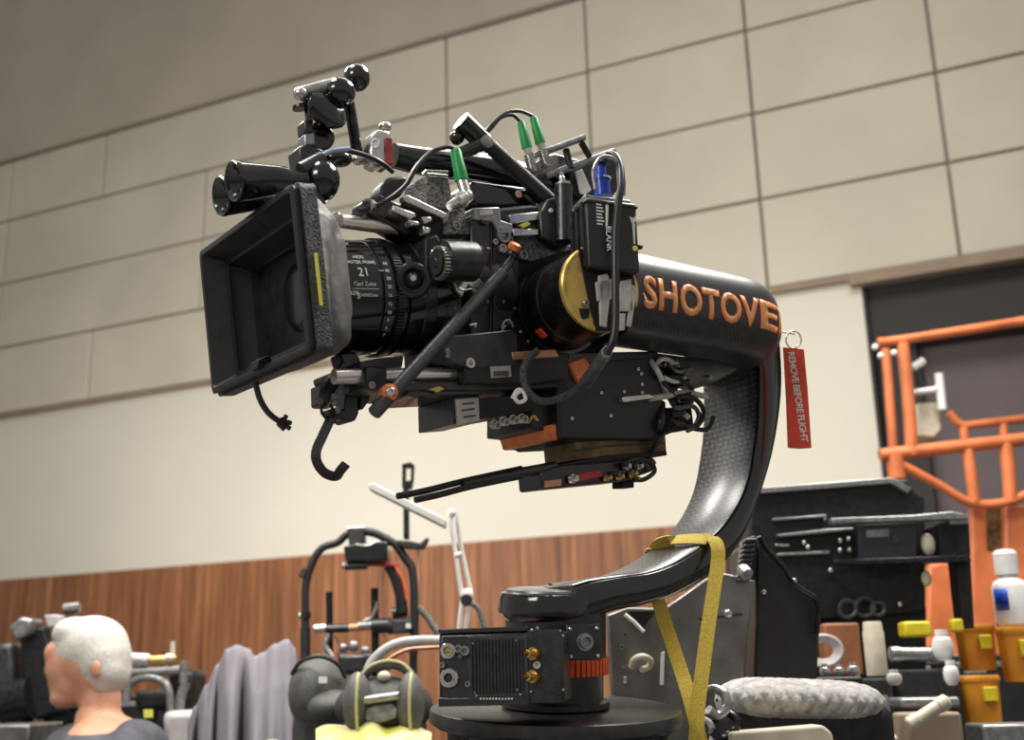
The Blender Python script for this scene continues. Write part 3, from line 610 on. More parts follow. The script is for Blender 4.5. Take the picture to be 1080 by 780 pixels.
# focus motor beside the mount
fm_ = MB().lathe(R.on(466, 275, -.085), RX, [(0, .019), (.001, .0215), (.038, .0215), (.040, .019), (.043, .014)], 36).build('focus_motor', 'black', cc)
MB().lathe(R.on(461, 277, -.085), RX, [(0, .008), (.001, .0155), (.010, .0155), (.010, .01)], 36).build('motor_gear_hub', 'black', fm_)
gm = MB(); go = R.on(461, 277, -.085)
for k in range(30):
    a = 2*PI*k/30; fr = Frame(go, RX, RY*math.cos(a)+RZ*math.sin(a), RZ*math.cos(a)-RY*math.sin(a)); gm.cub(fr, 0, .009, .0145, .018, -.001, .001)
gm.build('gear_teeth', 'silver', fm_)
MB().lathe(R.on(461, 277, -.085), -RX, [(0, .0125), (.002, .0125), (.002, .005), (.004, .004)], 20).build('gear_face', 'dgrey', fm_)
MB().prism(R, [(449, 250), (462, 246), (468, 262), (468, 296), (458, 300), (449, 290)], -.07, .03).build('motor_bracket', 'matte', cc, bevel=.003)
# brackets above the lens
MB().cyl(R.on(359, 233, -.035), R.on(432, 243, -.035), R.m(390, 238, -.03, 7.5), 24).build('top_rod', 'steel', cc)
MB().prism(R, [(347, 228), (356, 222), (362, 226), (360, 236), (350, 240)], -.03, .02).build('cloth_clip', 'silver', cc, bevel=.002)
MB().prism(R, [(386, 210), (400, 203), (430, 218), (452, 236), (448, 248), (428, 247), (396, 228), (386, 222)], -.045, .035).build('motor_arm', 'black', cc, bevel=.003)
MB().lathe(R.on(389, 217, -.047), -RX-RY*.6, [(-.004, .0075), (.003, .0075), (.003, .0045), (0, .004)], 20).build('arm_eyelet', 'greym', cc)
MB().prism(R, [(403, 196), (412, 186), (428, 184), (432, 192), (424, 206), (408, 214), (402, 208)], -.045, .03).build('clamp_block', 'matte', cc, bevel=.004)
for pts in ([(415, 216), (438, 224), (440, 228), (434, 231), (414, 222)], [(426, 206), (431, 205), (472, 225), (473, 229), (468, 231), (427, 211)], [(431, 231), (442, 233), (444, 237), (434, 238)], [(445, 228), (455, 228), (457, 233), (448, 236)], [(446, 238), (455, 240), (454, 246), (448, 247)]):
    MB().prism(R, pts, -.065, .012).build('clamp_bar', 'silver', cc, bevel=.0015)
MB().prism(R, [(427, 212), (468, 231), (466, 262), (452, 258), (440, 240)], -.055, .02).build('clamp_plate', 'matte', cc, bevel=.002)
lt = MB().prism(R, [(449, 184), (473, 186), (478, 212), (474, 222), (452, 218)], -.035, .05).build('accessory_box', 'leather', cc, bevel=.002)
MB().tube([R.on(*p) for p in ((450, 183, -.037), (472, 185, -.037), (472, 181, -.037), (449, 180, -.037), (446, 184, -.037))], .0014, 8, sm=1).build('wire_handle', 'silver', lt)
tp = MB().prism(R, [(474, 222), (490, 220), (495, 247), (468, 247)], -.06, .02).build('side_wedge', 'leather', cc, bevel=.001)
MB().lathe(R.on(481, 238, -.061), -RY, [(0, .005), (.002, .005), (.002, .003), (0, .003), (.002, .0012)], 16).build('wedge_bolt', 'greym', tp)
MB().prism(R, [(430, 252), (449, 250), (449, 262), (436, 262)], -.03, .04).build('bracket_block', 'copper', cc, bevel=.002)
# top handle
hd = MB().tube([R.on(*p) for p in ((414, 164, .01), (450, 171, .01), (520, 180, .01), (585, 200, .01))], [.0145, .021], 28).build('top_handle', 'gloss', cc)
MB().prism(R, [(497, 188), (560, 196), (572, 212), (560, 222), (500, 220), (494, 205)], -.03, .06).build('handle_base', 'gloss', cc, bevel=.008, seg=4)
MB().lathe(R.on(547, 205, -.031), -RY, [(0, .0045), (.0008, .0045), (.001, .004)], 20).build('round_sticker', mat('pink_sticker', (.75, .45, .42), .5), cc)
MB().tube([R.on(*p) for p in ((555, 200, -.03), (566, 208, -.035), (572, 220, -.03))], .004, 10).build('handle_cable', 'cable', cc)
MB().tube([R.on(*p) for p in ((553, 206, -.03), (562, 214, -.035), (565, 222, -.03))], .003, 10).build('handle_cable', 'cable', cc)
# rear mast bracket + connector tower
MB().prism(R, [(570, 226), (578, 210), (590, 206), (603, 206), (606, 255), (590, 262), (572, 250)], -.07, .05).build('mast_bracket', 'black', cc, bevel=.002)
MB().cyl(R.on(595, 255, -.075), R.on(594, 196, -.075), R.m(595, 230, -.07, 9.5), 26).build('mast', 'black', cc)
MB().lathe(R.on(594, 198, -.075), RZ, [(0, .009), (.006, .009), (.0065, .004), (.012, .004), (.014, .0025), (.018, .003), (.019, .001)], 20).build('mast_nipple', 'silver', cc)
screws('screw', R, [(581, 222)], -.071, 2.5, 'print', cc)
# angled black tube and its clamp
dg = MB().cyl(R.on(492, 132, -.03), R.on(581, 212, -.05), R.m(530, 170, -.04, 8), 26).build('angled_tube', 'rubber', cc, ang=30)
MB().cyl(R.on(486, 127, -.03), R.on(510, 150, -.03), R.m(500, 140, -.03, 11), 26).build('tube_collar', 'gloss', dg)
MB().ball(R.on(482, 145, -.02), R.m(482, 145, 0, 8), 16).build('clamp_ball', 'gloss', dg)
MB().cyl(R.on(480, 165, -.035), R.on(513, 150, -.045), R.m(495, 155, -.03, 7), 22).build('clamp_arm', 'gloss', dg)
MB().lathe(R.on(513, 150, -.05), -RY-RX*.2, [(0, .0075), (.004, .0075), (.005, .005)], 18).build('clamp_bolt', 'greym', dg)
# antenna frame with two bars
an = MB().cyl(R.on(556, 167, -.03), R.on(616, 145, -.045), R.m(580, 155, -.03, 3.6), 16).build('antenna_frame', 'greym', cc)
MB().cyl(R.on(575, 186, -.03), R.on(648, 160, -.05), R.m(610, 170, -.03, 4), 16).build('frame_bar', 'greym', an)
MB().cyl(R.on(613, 150, -.045), R.on(622, 165, -.045), .0042, 14).build('frame_post', 'matte', an)
MB().cyl(R.on(597, 158, -.035), R.on(602, 178, -.04), .0045, 14).build('frame_post', 'matte', an)
MB().prism(R, [(569, 168), (585, 161), (610, 168), (612, 176), (580, 187), (572, 184)], -.03, .02).build('frame_block', 'greym', an, bevel=.002)
MB().prism(R, [(600, 178), (640, 162), (650, 160), (652, 200), (640, 215), (610, 210), (600, 200)], -.03, .04).build('receiver_back', 'matte', an, bevel=.002)
MB().prism(R, [(607, 181), (614, 178), (624, 200), (617, 206), (613, 204)], -.034, .003).build('white_label', 'print', an, bevel=.0004)
for (xa, ya_, xb, yb) in ((549, 128, 556, 156), (562, 123, 570, 151)):
    a = R.on(xa, ya_, -.035); b = R.on(xb, yb, -.035)
    MB().lathe(a, b-a, [(0, .0035), (.002, .0048), ((b-a).length, .0066)], 20).build('green_boot', 'green', an, label='green cable boot')
    d = (b-a).normalized(); e = MB().lathe(b, d, [(0, .005), (.008, .005), (.008, .0062)]+[(.008+k*.0022+(.0011 if q else 0), .0068 if q else .0052) for k in range(9) for q in (0, 1)]+[(.03, .005)], 20).build('connector_plug', 'silver', an)
# plug with green boot at the front of the handle
a = R.on(480, 157, -.06); b = R.on(487, 190, -.06); gp = R.on(492, 207, -.065)
gc_ = thing('video_cable', 'black cable with upright green boot and silver elbow plug above the lens', 'cable', R.on(487, 215, -.06))
MB().lathe(a, b-a, [(0, .0045), (.002, .006), ((b-a).length, .0078)], 22).build('green_boot', 'green', gc_, label='green cable boot')
MB().cyl(b, gp, .0064, 20).ball(gp, .0078, 16).build('plug', 'silver', gc_)
MB().lathe(gp, (R.on(470, 220, -.07)-gp), [(0, .007), (.004, .0072), (.006, .0088), (.018, .0088), (.020, .006), (.03, .005)], 24).build('elbow_plug', 'silver', gc_)
MB().tube([a]+[R.on(*p) for p in ((472, 155, -.06), (455, 160, -.06), (440, 175, -.065), (428, 195, -.065), (410, 210, -.06), (396, 217, -.05), (378, 222, -.05))], .0026, 10).build('cable_jacket', 'cable', gc_)
for nm_, lab, pts in (('video_cable', 'upper black cable arching down to the rearmost green boot', ((548, 127), (540, 121), (528, 124), (518, 135), (508, 146), (500, 160))), ('video_cable', 'lower black cable arching down beside the rearmost green boots', ((561, 122), (548, 117), (534, 119), (522, 128), (512, 139), (505, 152)))):
    tag(MB().tube([R.on(p[0], p[1], -.035) for p in pts], .0024, 10).build(nm_, 'cable'), lab, 'cable')

# ================================================================ DISTANCE SENSOR above the matte box
sy = -.045
ds = thing('distance_sensor', 'black distance sensor with two flared horns above the matte box', 'sensor', R.on(330, 215, sy))
for oy, oz, nm_ in ((0, 0, 'near'), (.036, -.004, 'far')):
    a = R.w(0, 0, 0); la = R.loc(R.on(246, 191, sy)); lb_ = R.loc(R.on(322, 190, sy)); la += V((0, oy, oz)); lb_ += V((0, oy, oz)); A_ = R.w(*la); B_ = R.w(*lb_); L = (B_-A_).length
    MB().lathe(A_, B_-A_, [(.02, .008), (.004, .0145), (0, .0178), (-.0005, .0195), (.002, .0205), (.006, .0200), (.040, .0155), (.041, .0158), (.056, .0140), (.058, .0105), (.07, .0095), (L, .0095)], 36, closed=False).build('horn', 'gloss', ds, ang=30)
MB().ball(R.on(338, 191, sy+.005), .0205, 28, (.95, 1.15, 1.1), R).build('sensor_housing', 'gloss', ds)
MB().cyl(R.on(318, 180, sy), R.on(340, 168, sy), .0085, 20).build('sensor_neck', 'black', ds)
MB().cyl(R.on(333, 200, sy), R.on(338, 217, sy), .006, 16).build('sensor_pin', 'black', ds)
# ================================================================ ARTICULATED ARM
aa = thing('articulated_arm', 'black articulated accessory arm with two round ball joints at the very top of the rig', 'arm', R.on(335, 168, .0))
ay = -.01
MB().ball(R.on(376.5, 82, ay), .0147, 24, (1, 1, 1.08), R).build('ball_joint', 'gloss', aa)
MB().ball(R.on(359, 97, ay-.015), .0155, 24, (1.1, 1, 1.05), R).build('ball_joint', 'gloss', aa)
MB().cyl(R.on(317, 98, ay-.01), R.on(356, 89, ay-.01), .0068, 20, r2=.0085).build('arm_bar', 'greym', aa)
MB().ball(R.on(317, 99, ay-.01), .0078, 16, (1, 1, 1), R).build('bar_knob', 'silver', aa)
MB().loft([[R.on(x+r*.75*math.cos(a)*1.0, y-r*.75*math.cos(a), ay-.012+.011*math.sin(a)) for a in [2*PI*k/20 for k in range(20)]] for (x, y, r) in ((328, 100, 4), (331, 103, 10), (337, 109, 15), (345, 117, 16), (353, 124, 14), (359, 130, 9), (362, 133, 3))]).build('wing_lever', 'gloss', aa, ang=80)
MB().cyl(R.on(368, 108, ay), R.on(377, 162, ay), .0062, 20).build('post', 'blackm', aa)
MB().lathe(R.on(318, 115, ay), RZ*.9-RX*.1, [(0, .009), (.001, .0095), (.004, .009), (.005, .005)], 20).build('thumb_disc', 'blackm', aa)
MB().cyl(R.on(324, 106, ay), R.on(327, 126, ay), .0048, 16).build('stem', 'gloss', aa)
MB().prism(R, [(321, 126), (331, 125), (331, 139), (322, 140)], ay-.01, .02).build('stem_clamp', 'black', aa, bevel=.002)
MB().prism(R, [(331, 129), (336, 128), (336, 134), (331, 134)], ay-.005, .01).build('clamp_tab', 'black', aa, bevel=.001)
rc = R.on(338, 146, ay)
MB().lathe(rc, -RY-RX*.3, [(-.012, .0135), (.004, .0145), (.006, .013), (.006, .008), (0, .008)], 28).build('ring_clamp', 'gloss', aa)
MB().prism(R, [(321, 140), (333, 136), (334, 152), (322, 158)], ay-.008, .02).build('clamp_block', 'greym', aa, bevel=.003)
MB().prism(R, [(315, 154), (326, 150), (343, 158), (340, 172), (318, 176)], ay-.012, .03).build('base_clamp', 'black', aa, bevel=.003)
MB().ball(R.on(357, 168, ay), .0125, 20, (1.3, 1, .7), R).build('base_knob', 'gloss', aa)
MB().ball(R.on(378, 168, ay), .0075, 16, (1, 1, .9), R).build('silver_foot', 'silver', aa)
tag(MB().tube([R.on(*p) for p in ((334, 167, -.04), (345, 160, -.04), (360, 158, -.04), (380, 162, -.04), (400, 170, -.04), (414, 181, -.03))], .0028, 10).build('sensor_cable', 'cable'), 'thin dark cable curving from the distance sensor to the camera handle', 'cable')
tag(MB().tube([R.on(*p) for p in ((330, 171, -.05), (338, 165, -.05), (350, 159, -.05), (368, 157, -.05))], .0026, 10).build('sensor_cable', mat('pale_blue_cable', (.35, .42, .6), .4)), 'pale blue cable beside the distance sensor', 'cable')
# small silver and red gadget
gd = thing('level_gadget', 'silver and red gadget with ball top in front of the camera handle', 'gadget', R.on(404, 178, -.02))
MB().prism(R, [(393, 141), (399, 136), (410, 136), (413, 141), (412, 172), (402, 176), (394, 172), (391, 160)], -.03, .025).build('housing', 'silver', gd, bevel=.004, seg=3)
MB().prism(R, [(406, 145), (414, 144), (415, 174), (407, 172)], -.032, .028).build('red_plate', 'red', gd, bevel=.001)
MB().ball(R.on(406, 134, -.02), .0075, 16, (1, 1, .75), R).build('ball_top', 'silver', gd)
MB().lathe(R.on(396, 151, -.031), -RY-RX, [(0, .0055), (.001, .0055), (.001, .003), (-.001, .003)], 16).build('eyelet', 'greym', gd)

# ================================================================ VIDEO TRANSMITTER
T0 = turned(621, 281, 1.125, 20)
vt = thing('video_transmitter', 'black wireless video transmitter box with blue connector on top, in front of the gold cap', 'transmitter', T0.on(640, 288, .02))
tw = T0.xz(675, 281, 0)[0]; th = T0.xz(621, 208, 0)[1]
tb = MB().cub(T0, 0, tw, .0, .045, 0, th).build('housing', 'case', vt, bevel=.003, seg=3)
ri = MB()
for k in range(3): ri.cub(T0, -.002, .001, .006+k*.014, .013+k*.014, .003, th-.003)
ri.build('heat_fins', 'black', tb)
MB().cub(T0, -.001, tw+.001, -.001, .046, th-.006, th-.0045).build('seam', 'matte', tb)
def onT(px, py, s, rot=0, flip=1):
    x0_, z0_ = T0.xz(px, py, 0)
    def f(x, y):
        a = rot; return T0.w(x0_+(x*math.cos(a)-y*math.sin(a))*s, -.0006, z0_+(x*math.sin(a)+y*math.cos(a))*s)
    return f
text(MB(), 'BLANK', onT(642, 252, .0092, -PI/2), bold=.01).build('lettering', 'print', tb)
wf = MB()
for k in range(7):
    wf.cub(T0, *sorted((T0.xz(629, 225, 0)[0], T0.xz(629, 225, 0)[0]+.0065+.001*(k % 3))), -.0006, .0001, *sorted((T0.xz(640, 216+k*3.4, 0)[1], T0.xz(640, 217.4+k*3.4, 0)[1])))
wf.build('printed_marks', 'print', tb)
MB().prism(T0, [(639, 214), (642, 214), (641, 238), (639, 238)], -.0006, .0007).build('printed_bar', 'print', tb)
MB().prism(T0, [(667, 236), (669.5, 235), (670, 257), (668.5, 257)], -.0006, .0007).build('printed_mark', 'print', tb)
MB().prism(T0, [(664, 228), (668, 230), (671, 227), (671, 233), (667, 236), (665, 232)], -.0006, .0007).build('printed_mark', 'print', tb)
MB().lathe(T0.on(669.5, 262, -.0002), -T0.Y, [(0, .003), (.0008, .003), (.001, .002)], 18).build('yellow_dot', 'yell', tb)
MB().cub(T0, tw, tw+.004, .01, .02, th-.028, th-.018).cub(T0, tw, tw+.008, .005, .012, .030, .034).build('side_lug', 'black', tb, bevel=.001)
bcn = T0.on(636, 207, .018)
MB().lathe(bcn, T0.Z-T0.X*.06, [(0, .0095), (.003, .0095), (.003, .0088), (.018, .0088), (.018, .0096), (.0225, .0096), (.0225, .007), (.027, .0062), (.034, .0062), (.035, .004)], 24).build('blue_connector', 'blue', vt, label='bright blue connector')
MB().lathe(bcn+T0.Z*.0195, T0.Z, [(0, .0098), (.002, .0098)], 24).build('connector_ring', 'print', vt)
MB().cub(T0, .002, tw-.004, .006, .040, th, th+.006).build('top_plate', 'greym', vt, bevel=.001)
pc_ = thing('power_cable', 'black cable looping from the blue connector down over the gold cap to a grey boot', 'cable', T0.on(648, 400, -.02))
MB().tube([T0.on(*p) for p in ((635, 172, .018), (640, 163, .016), (648, 164, .008), (654, 176, .0), (655, 195, -.008), (652, 215, -.010), (649, 250, -.010), (649, 300, -.010), (649, 340, -.008), (646, 360, -.006), (640, 372, 0))], .0042, 12).build('cable_jacket', 'cable', pc_)
b0 = T0.on(640, 371, 0); b1 = R.on(618, 403, -.085)
MB().cyl(b0, b1, .0062, 18, r2=.0078).build('cable_boot', 'greym', pc_)
MB().tube([b1]+[R.on(*p) for p in ((606, 412, -.085), (590, 420, -.09), (572, 423, -.09), (558, 414, -.09), (552, 398, -.09), (555, 382, -.085), (566, 370, -.075))], .0042, 12).build('braided_sleeve', 'sleeve', pc_)
MB().tube([R.on(*p) for p in ((549, 412, -.085), (543, 418, -.088), (547, 424, -.088), (554, 421, -.088), (552, 413, -.088), (546, 411, -.085), (540, 420, -.08))], .0022, 8).build('cord_loop', 'print', pc_)
# upper right wiring beside the antenna frame
for i, (lab, m, pts) in enumerate((
    ('thin grey cable over the top of the blue connector', 'greym', ((628, 200, .0), (626, 180, .0), (634, 166, .0), (648, 168, .0), (657, 186, .005), (658, 206, .01))),
    )):
    tag(MB().tube([T0.on(*p) for p in pts], .0022, 8).build('sensor_cable', m), lab, 'cable')
# wiring at the back of the controller box
cabs = [('white', .003, ((690, 385), (700, 378), (712, 384), (722, 397), (712, 402), (700, 398)), 'white cable curling over the back of the controller box'),
 ('white', .0034, ((684, 378), (694, 392), (702, 412), (712, 428), (726, 440)), 'white cable running diagonally down from the controller box'),
 ('label', .0038, ((680, 421), (700, 418), (722, 414), (745, 418)), 'pale cable lying straight out of the controller box'),
 ('greym', .0026, ((704, 384), (716, 392), (728, 388), (738, 396), (750, 398)), 'grey wavy cable under the lettered tube'),
 ('cable', .003, ((700, 402), (712, 397), (722, 404), (730, 411), (722, 418)), 'small black cable loop beside the pale cables'),
 ('cable', .0032, ((705, 420), (722, 418), (735, 422), (742, 434), (736, 448), (722, 450)), 'large black cable loop nearest the rear arm'),
 ('cable', .003, ((700, 440), (716, 446), (732, 452), (746, 452), (752, 440)), 'lowest black cable reaching the rear arm'),
 ('leather', .003, ((708, 424), (714, 430), (730, 428), (737, 437), (733, 449), (725, 454)), 'braided cable loop behind the controller box'),
 ('cable', .0045, ((698, 425), (697, 445), (690, 462), (678, 478), (670, 488)), 'thick black cable running down to the lower housing'),
 ('cable', .0035, ((702, 452), (695, 464), (686, 478), (676, 486)), 'thinner black cable beside the thick one above the lower housing'),
 ('cable', .0024, ((690, 395), (706, 410), (716, 430), (712, 448), (702, 455)), 'thin black cable hugging the rear of the controller box')]
for m, r_, pts, lab in cabs:
    tag(MB().tube([R.on(p[0], p[1], -.055-.012*math.sin(i*1.7)) for i, p in enumerate(pts)], r_, 10).build('control_cable', m), lab, 'cable')
MB().prism(R, [(690, 376), (712, 378), (722, 392), (716, 412), (700, 416), (690, 400)], -.045, .04).build('terminal_block', 'black', gb, bevel=.003)
for (px, py) in ((700, 384), (708, 392), (702, 400), (712, 404), (708, 436), (716, 424)):
    MB().lathe(R.on(px, py, -.05), RX-RY*.5, [(0, .005), (.01, .005), (.011, .0035), (.018, .0035)], 14).build('plug', 'black' if px > 704 else 'silver', gb)
MB().prism(R, [(696, 430), (730, 428), (733, 452), (712, 455), (700, 460)], -.035, .03).build('terminal_block', 'matte', gb, bevel=.003)
# two antenna sticks pointing forward below
sk = thing('antenna_wand', 'pair of black slender wands taped together, pointing forward under the controller box', 'antenna', R.on(545, 500, -.05))
MB().tube([R.on(*p) for p in ((419, 523, -.05), (450, 517, -.05), (490, 507, -.05), (550, 494, -.05))], .0034, 12).build('wand', 'rubber', sk)
MB().tube([R.on(*p) for p in ((438, 527, -.06), (465, 521, -.06), (500, 512, -.058), (550, 502, -.055))], .0034, 12).build('wand', 'rubber', sk)
MB().tube([R.on(*p) for p in ((488, 511, -.054), (530, 502, -.054), (585, 492, -.050))], [.0052, .0062], 14).build('taped_sleeve', 'black', sk)
# hanging strap and cable
hs = MB().ribbon([R.on(*p) for p in ((346, 438, -.03), (349, 440, -.03), (341, 458, -.03), (334, 474, -.03), (334, 486, -.03), (342, 498, -.03), (354, 502, -.03), (359, 496, -.03), (365, 489, -.03))], .0095, [RT, RT*.9-UP*.4, RT*.9-UP*.3, RT, RT*.8+UP*.5, UP, UP*.8-RT*.6, UP*.65-RT*.75], .0025).build('hook_strap', 'leather')
hs.data.materials.clear(); hs.data.materials.append(MT['rubber'])
tag(hs, 'black hook shaped strap hanging from the bracket below the lens', 'strap')
tag(MB().tube([R.on(*p) for p in ((343, 425, -.03), (339, 432, -.03), (343, 440, -.03), (351, 446, -.03), (353, 436, -.03), (348, 426, -.03))], .0016, 8).build('strap_ring', 'blackm'), 'thin metal ring above the hanging hook shaped strap', 'ring')
dc = thing('dangling_cable', 'short black cable dangling below the matte box with frayed plug end', 'cable', R.on(285, 455, .03))
MB().tube([R.on(*p) for p in ((269, 402, .03), (274, 420, .03), (283, 435, .03), (296, 445, .03))], .0032, 10).build('cable_jacket', 'cable', dc)
for pts in (((294, 443), (300, 441), (302, 438)), ((295, 445), (300, 448), (306, 452)), ((293, 446), (298, 451), (300, 453)), ((296, 444), (303, 445), (307, 446))):
    MB().tube([R.on(p[0], p[1], .03) for p in pts], .0026, 8).build('plug', 'black', dc)
# ================================================================ TAG on a ring behind the arm
tg = thing('warning_tag', 'red fabric tag with white lettering REMOVE BEFORE FLIGHT hanging behind the gimbal arm', 'tag', FV.on(842, 475, 1.42))
td = 1.42
tgp = MB().prism(FV, [(826, 366), (848, 368), (852, 410), (856, 472), (844, 473), (831, 472), (829, 420)], td, .002).build('tag_cloth', 'wred', tg, bevel=.0004)
def onTag(px, py, s):
    x0_, z0_ = FV.xz(px, py, td)
    def f(x, y): a = -PI/2+.06; return FV.w(x0_+(x*math.cos(a)-y*math.sin(a))*s, td-.0006, z0_+(x*math.sin(a)+y*math.cos(a))*s)
    return f
text(MB(), 'REMOVE BEFORE FLIGHT', onTag(841, 418, .0120), spacing=.88, bold=.02).build('lettering', 'print', tgp)
rg = MB()
rg.tube([FV.on(837+8*math.cos(a), 358+9*math.sin(a), td+.001) for a in [2*PI*k/20 for k in range(20)]]+[FV.on(845, 358, td+.001)], .0011, 8, sm=2).build('split_ring', 'steel', tg)
MB().cyl(FV.on(822, 349, td+.01), FV.on(838, 352, td), .0012, 8).build('pin', 'steel', tg)
# ================================================================ YELLOW STRAP
ys = thing('webbing_strap', 'yellow webbing strap looped over the lower gimbal arm', 'strap', FV.on(737, 790, 1.3))
wv = RT*1.0+UP*.12
MB().ribbon([G.on(*p) for p in ((690, 581, 1.10), (697, 573, 1.08), (714, 569, 1.05), (738, 568, 1.01), (752, 569, .993), (757, 578, .985), (757, 592, .984), (753, 620, .983), (747, 660, .982), (741, 705, .982), (736, 745, .983), (733, 800, .984))], .0165, [V((-.5, -.6, .6)), RT+UP*.8, RT*1.0, RT, RT, RT, RT], .0022).build('front_band', 'strap', ys)
MB().ribbon([G.on(*p) for p in ((694, 632, 1.03), (702, 658, 1.03), (716, 700, 1.02), (728, 738, 1.0), (737, 775, .99), (742, 800, .99))], .0165, RT, .0022).build('rear_band', 'strap', ys)
MB().ribbon([G.on(*p) for p in ((692, 580, 1.10), (686, 582, 1.11), (690, 600, 1.115), (696, 625, 1.112), (697, 640, 1.07))], .0165, V((1, -.1, -.2)), .002).build('wrap_band', 'strap', ys)
# ================================================================ TABLES that carry the background gear
def table(x0, x1, y0, y1, z, label):
    t = thing('folding_table', label, 'table', FV.w((x0+x1)/2, (y0+y1)/2, -1.15))
    MB().cub(FV, x0, x1, y0, y1, z-.03, z).build('tabletop', 'dgrey', t, bevel=.004)
    for a in (x0+.05, x1-.05):
        for b in (y0+.05, y1-.05): MB().cub(FV, a-.02, a+.02, b-.02, b+.02, -1.15, z-.03).build('leg', 'blackm', t)
    return t
TZ = -.30
table(-.86, .06, 2.02, 3.25, TZ, 'dark table under the grey bag and draped cloth')
table(-2.4, -.7, 3.32, 4.3, TZ, 'dark table behind the person carrying the blurred camera rig')
table(.16, 2.6, 1.43, 3.7, -.31, 'dark table under the cases and orange tubs at the right')
ct = thing('equipment_cart', 'black equipment cart carrying the gimbal head', 'cart', FV.w(.05, 1.3, -1.15))
MB().cub(FV, -.2, .26, 1.08, 1.40, -.99, -.95).build('shelf', 'black', ct, bevel=.004)
MB().lathe(FV.w(.05, 1.29, -.95), UP, [(0, .12), (.02, .1), (.03, .045), (.2, .045)], 32).build('post_socket', 'black', ct)
for a in (-.16, .22):
    for b in (1.12, 1.36): MB().cyl(FV.w(a, b, -1.15), FV.w(a, b, -.99), .03, 20).build('caster', 'rubber', ct)

# ================================================================ RING GIMBAL on a stand
def tb(d, pts, rpx, m, nm, par, n=12, cap=True):
    r = FV.m(pts[0][0], pts[0][1], d, rpx); return MB().tube([FV.on(p[0], p[1], d+(p[2] if len(p) > 2 else 0)) for p in pts], r, n).build(nm, m, par)
D = 3.0
rg_ = thing('ring_gimbal', 'black handheld ring gimbal rig standing on uprights in front of the wood panelling', 'gimbal', FV.w(FV.loc(FV.on(380, 700, D)).x, D, TZ))
tb(D, [(322, 700), (322, 650), (322, 622), (325, 606), (332, 588), (341, 577), (356, 572), (367, 563), (382, 561)], 4.2, 'rubber', 'ring_tube', rg_)
tb(D, [(319, 610), (324, 600)], 5, 'black', 'grip_end', rg_)
tb(D, [(322, 700), (322, 662)], 5.4, 'rubber', 'lower_grip', rg_)
tb(D, [(316, 649), (326, 648)], 3.6, 'silver', 'clamp_knob', rg_)
tb(D, [(322, 652), (322, 645)], 6, 'black', 'tube_clamp', rg_)
tb(D, [(382, 560), (395, 562), (407, 568), (418, 575), (427, 588), (434, 598), (437, 620), (437, 660), (436, 690)], 4.4, 'rubber', 'ring_tube', rg_)
MB().prism(FV, [(366, 556), (384, 556), (384, 575), (368, 575)], D-.02, .05).build('top_clamp', 'black', rg_, bevel=.004)
tb(D, [(366, 557), (385, 556)], 2, 'silver', 'clamp_bar', rg_)
cbx = MB().prism(FV, [(362, 575), (408, 570), (409, 590), (396, 592), (364, 592)], D-.05, .1).build('head_motor', 'gloss', rg_, bevel=.006)
tb(D-.06, [(375, 574), (388, 575), (400, 570)], 1.2, 'silver', 'edge_trim', cbx)
tb(D-.03, [(364, 597), (388, 596)], 4.2, 'black', 'motor_roll', rg_)
tb(D-.03, [(366, 597), (361, 596)], 3.4, 'silver', 'motor_cap', rg_)
tb(D-.02, [(387, 594), (420, 596)], 2.6, 'red', 'cross_bar', rg_)
MB().loft([[FV.on(x+dx_, y, D+q) for dx_, q in ((-w_, -.02), (w_, -.02), (w_, .02), (-w_, .02))] for x, y, w_ in ((411, 598, 6), (418, 612, 6), (423, 630, 6), (424, 648, 6))]).build('handle_grip', 'matte', rg_, bevel=.006)
tb(D-.03, [(417, 597), (425, 612), (429, 632)], 1.2, 'ring', 'red_piping', rg_)
tb(D, [(332, 663), (344, 662)], 5, 'silver', 'bar_clamp', rg_); tb(D, [(344, 663), (368, 662)], 4.6, 'black', 'lower_bar', rg_)
tb(D, [(366, 662), (392, 660)], 4.2, 'copper', 'lower_bar', rg_); tb(D, [(378, 660), (394, 659)], 4.6, 'greym', 'lower_bar', rg_)
tb(D, [(392, 660), (410, 659)], 8, 'black', 'pivot_hub', rg_); tb(D, [(410, 660), (434, 659)], 8.5, 'bagd', 'pivot_hub', rg_)
MB().prism(FV, [(413, 654), (430, 653), (431, 666), (414, 668)], D-.05, .04).build('hub_box', 'dgrey', rg_, bevel=.003)
MB().prism(FV, [(428, 657), (433, 657), (433, 662), (428, 662)], D-.055, .01).build('hub_label', 'print', rg_)
tb(D, [(414, 646), (430, 644)], 5.5, 'black', 'pivot_cap', rg_)
tb(D, [(384, 655), (392, 651), (397, 640), (398, 634)], 2.2, 'greym', 'curved_lever', rg_)
tb(D+.03, [(347, 624), (348, 690)], 3.6, 'matte', 'upright', rg_); tb(D+.03, [(395, 620), (396, 700)], 4, 'matte', 'upright', rg_)
tb(D, [(410, 563), (407, 590), (402, 620), (402, 650), (405, 670), (409, 682)], .9, 'copper', 'cord', rg_)
tb(D, [(347, 668), (343, 680), (350, 692)], 3, 'silver', 'strap_clip', rg_); tb(D, [(353, 670), (359, 682), (355, 692)], 1.2, 'leather', 'cord', rg_)
MB().prism(FV, [(419, 569), (432, 570), (443, 572), (450, 566), (452, 567), (447, 578), (430, 578), (420, 575)], D-.02, .04).build('mast_shelf', 'black', rg_, bevel=.003)
tb(D, [(441, 578), (441, 640)], 1.5, 'copper', 'thin_pole', rg_)
tb(D, [(441, 640), (450, 650), (458, 662), (468, 676)], 3.5, 'leather', 'coiled_cable', rg_)
ml = MB().prism(FV, [(425, 512), (431, 512), (431.5, 568), (425.5, 568)], D-.01, .02).build('mast', 'blackm', rg_, bevel=.002)
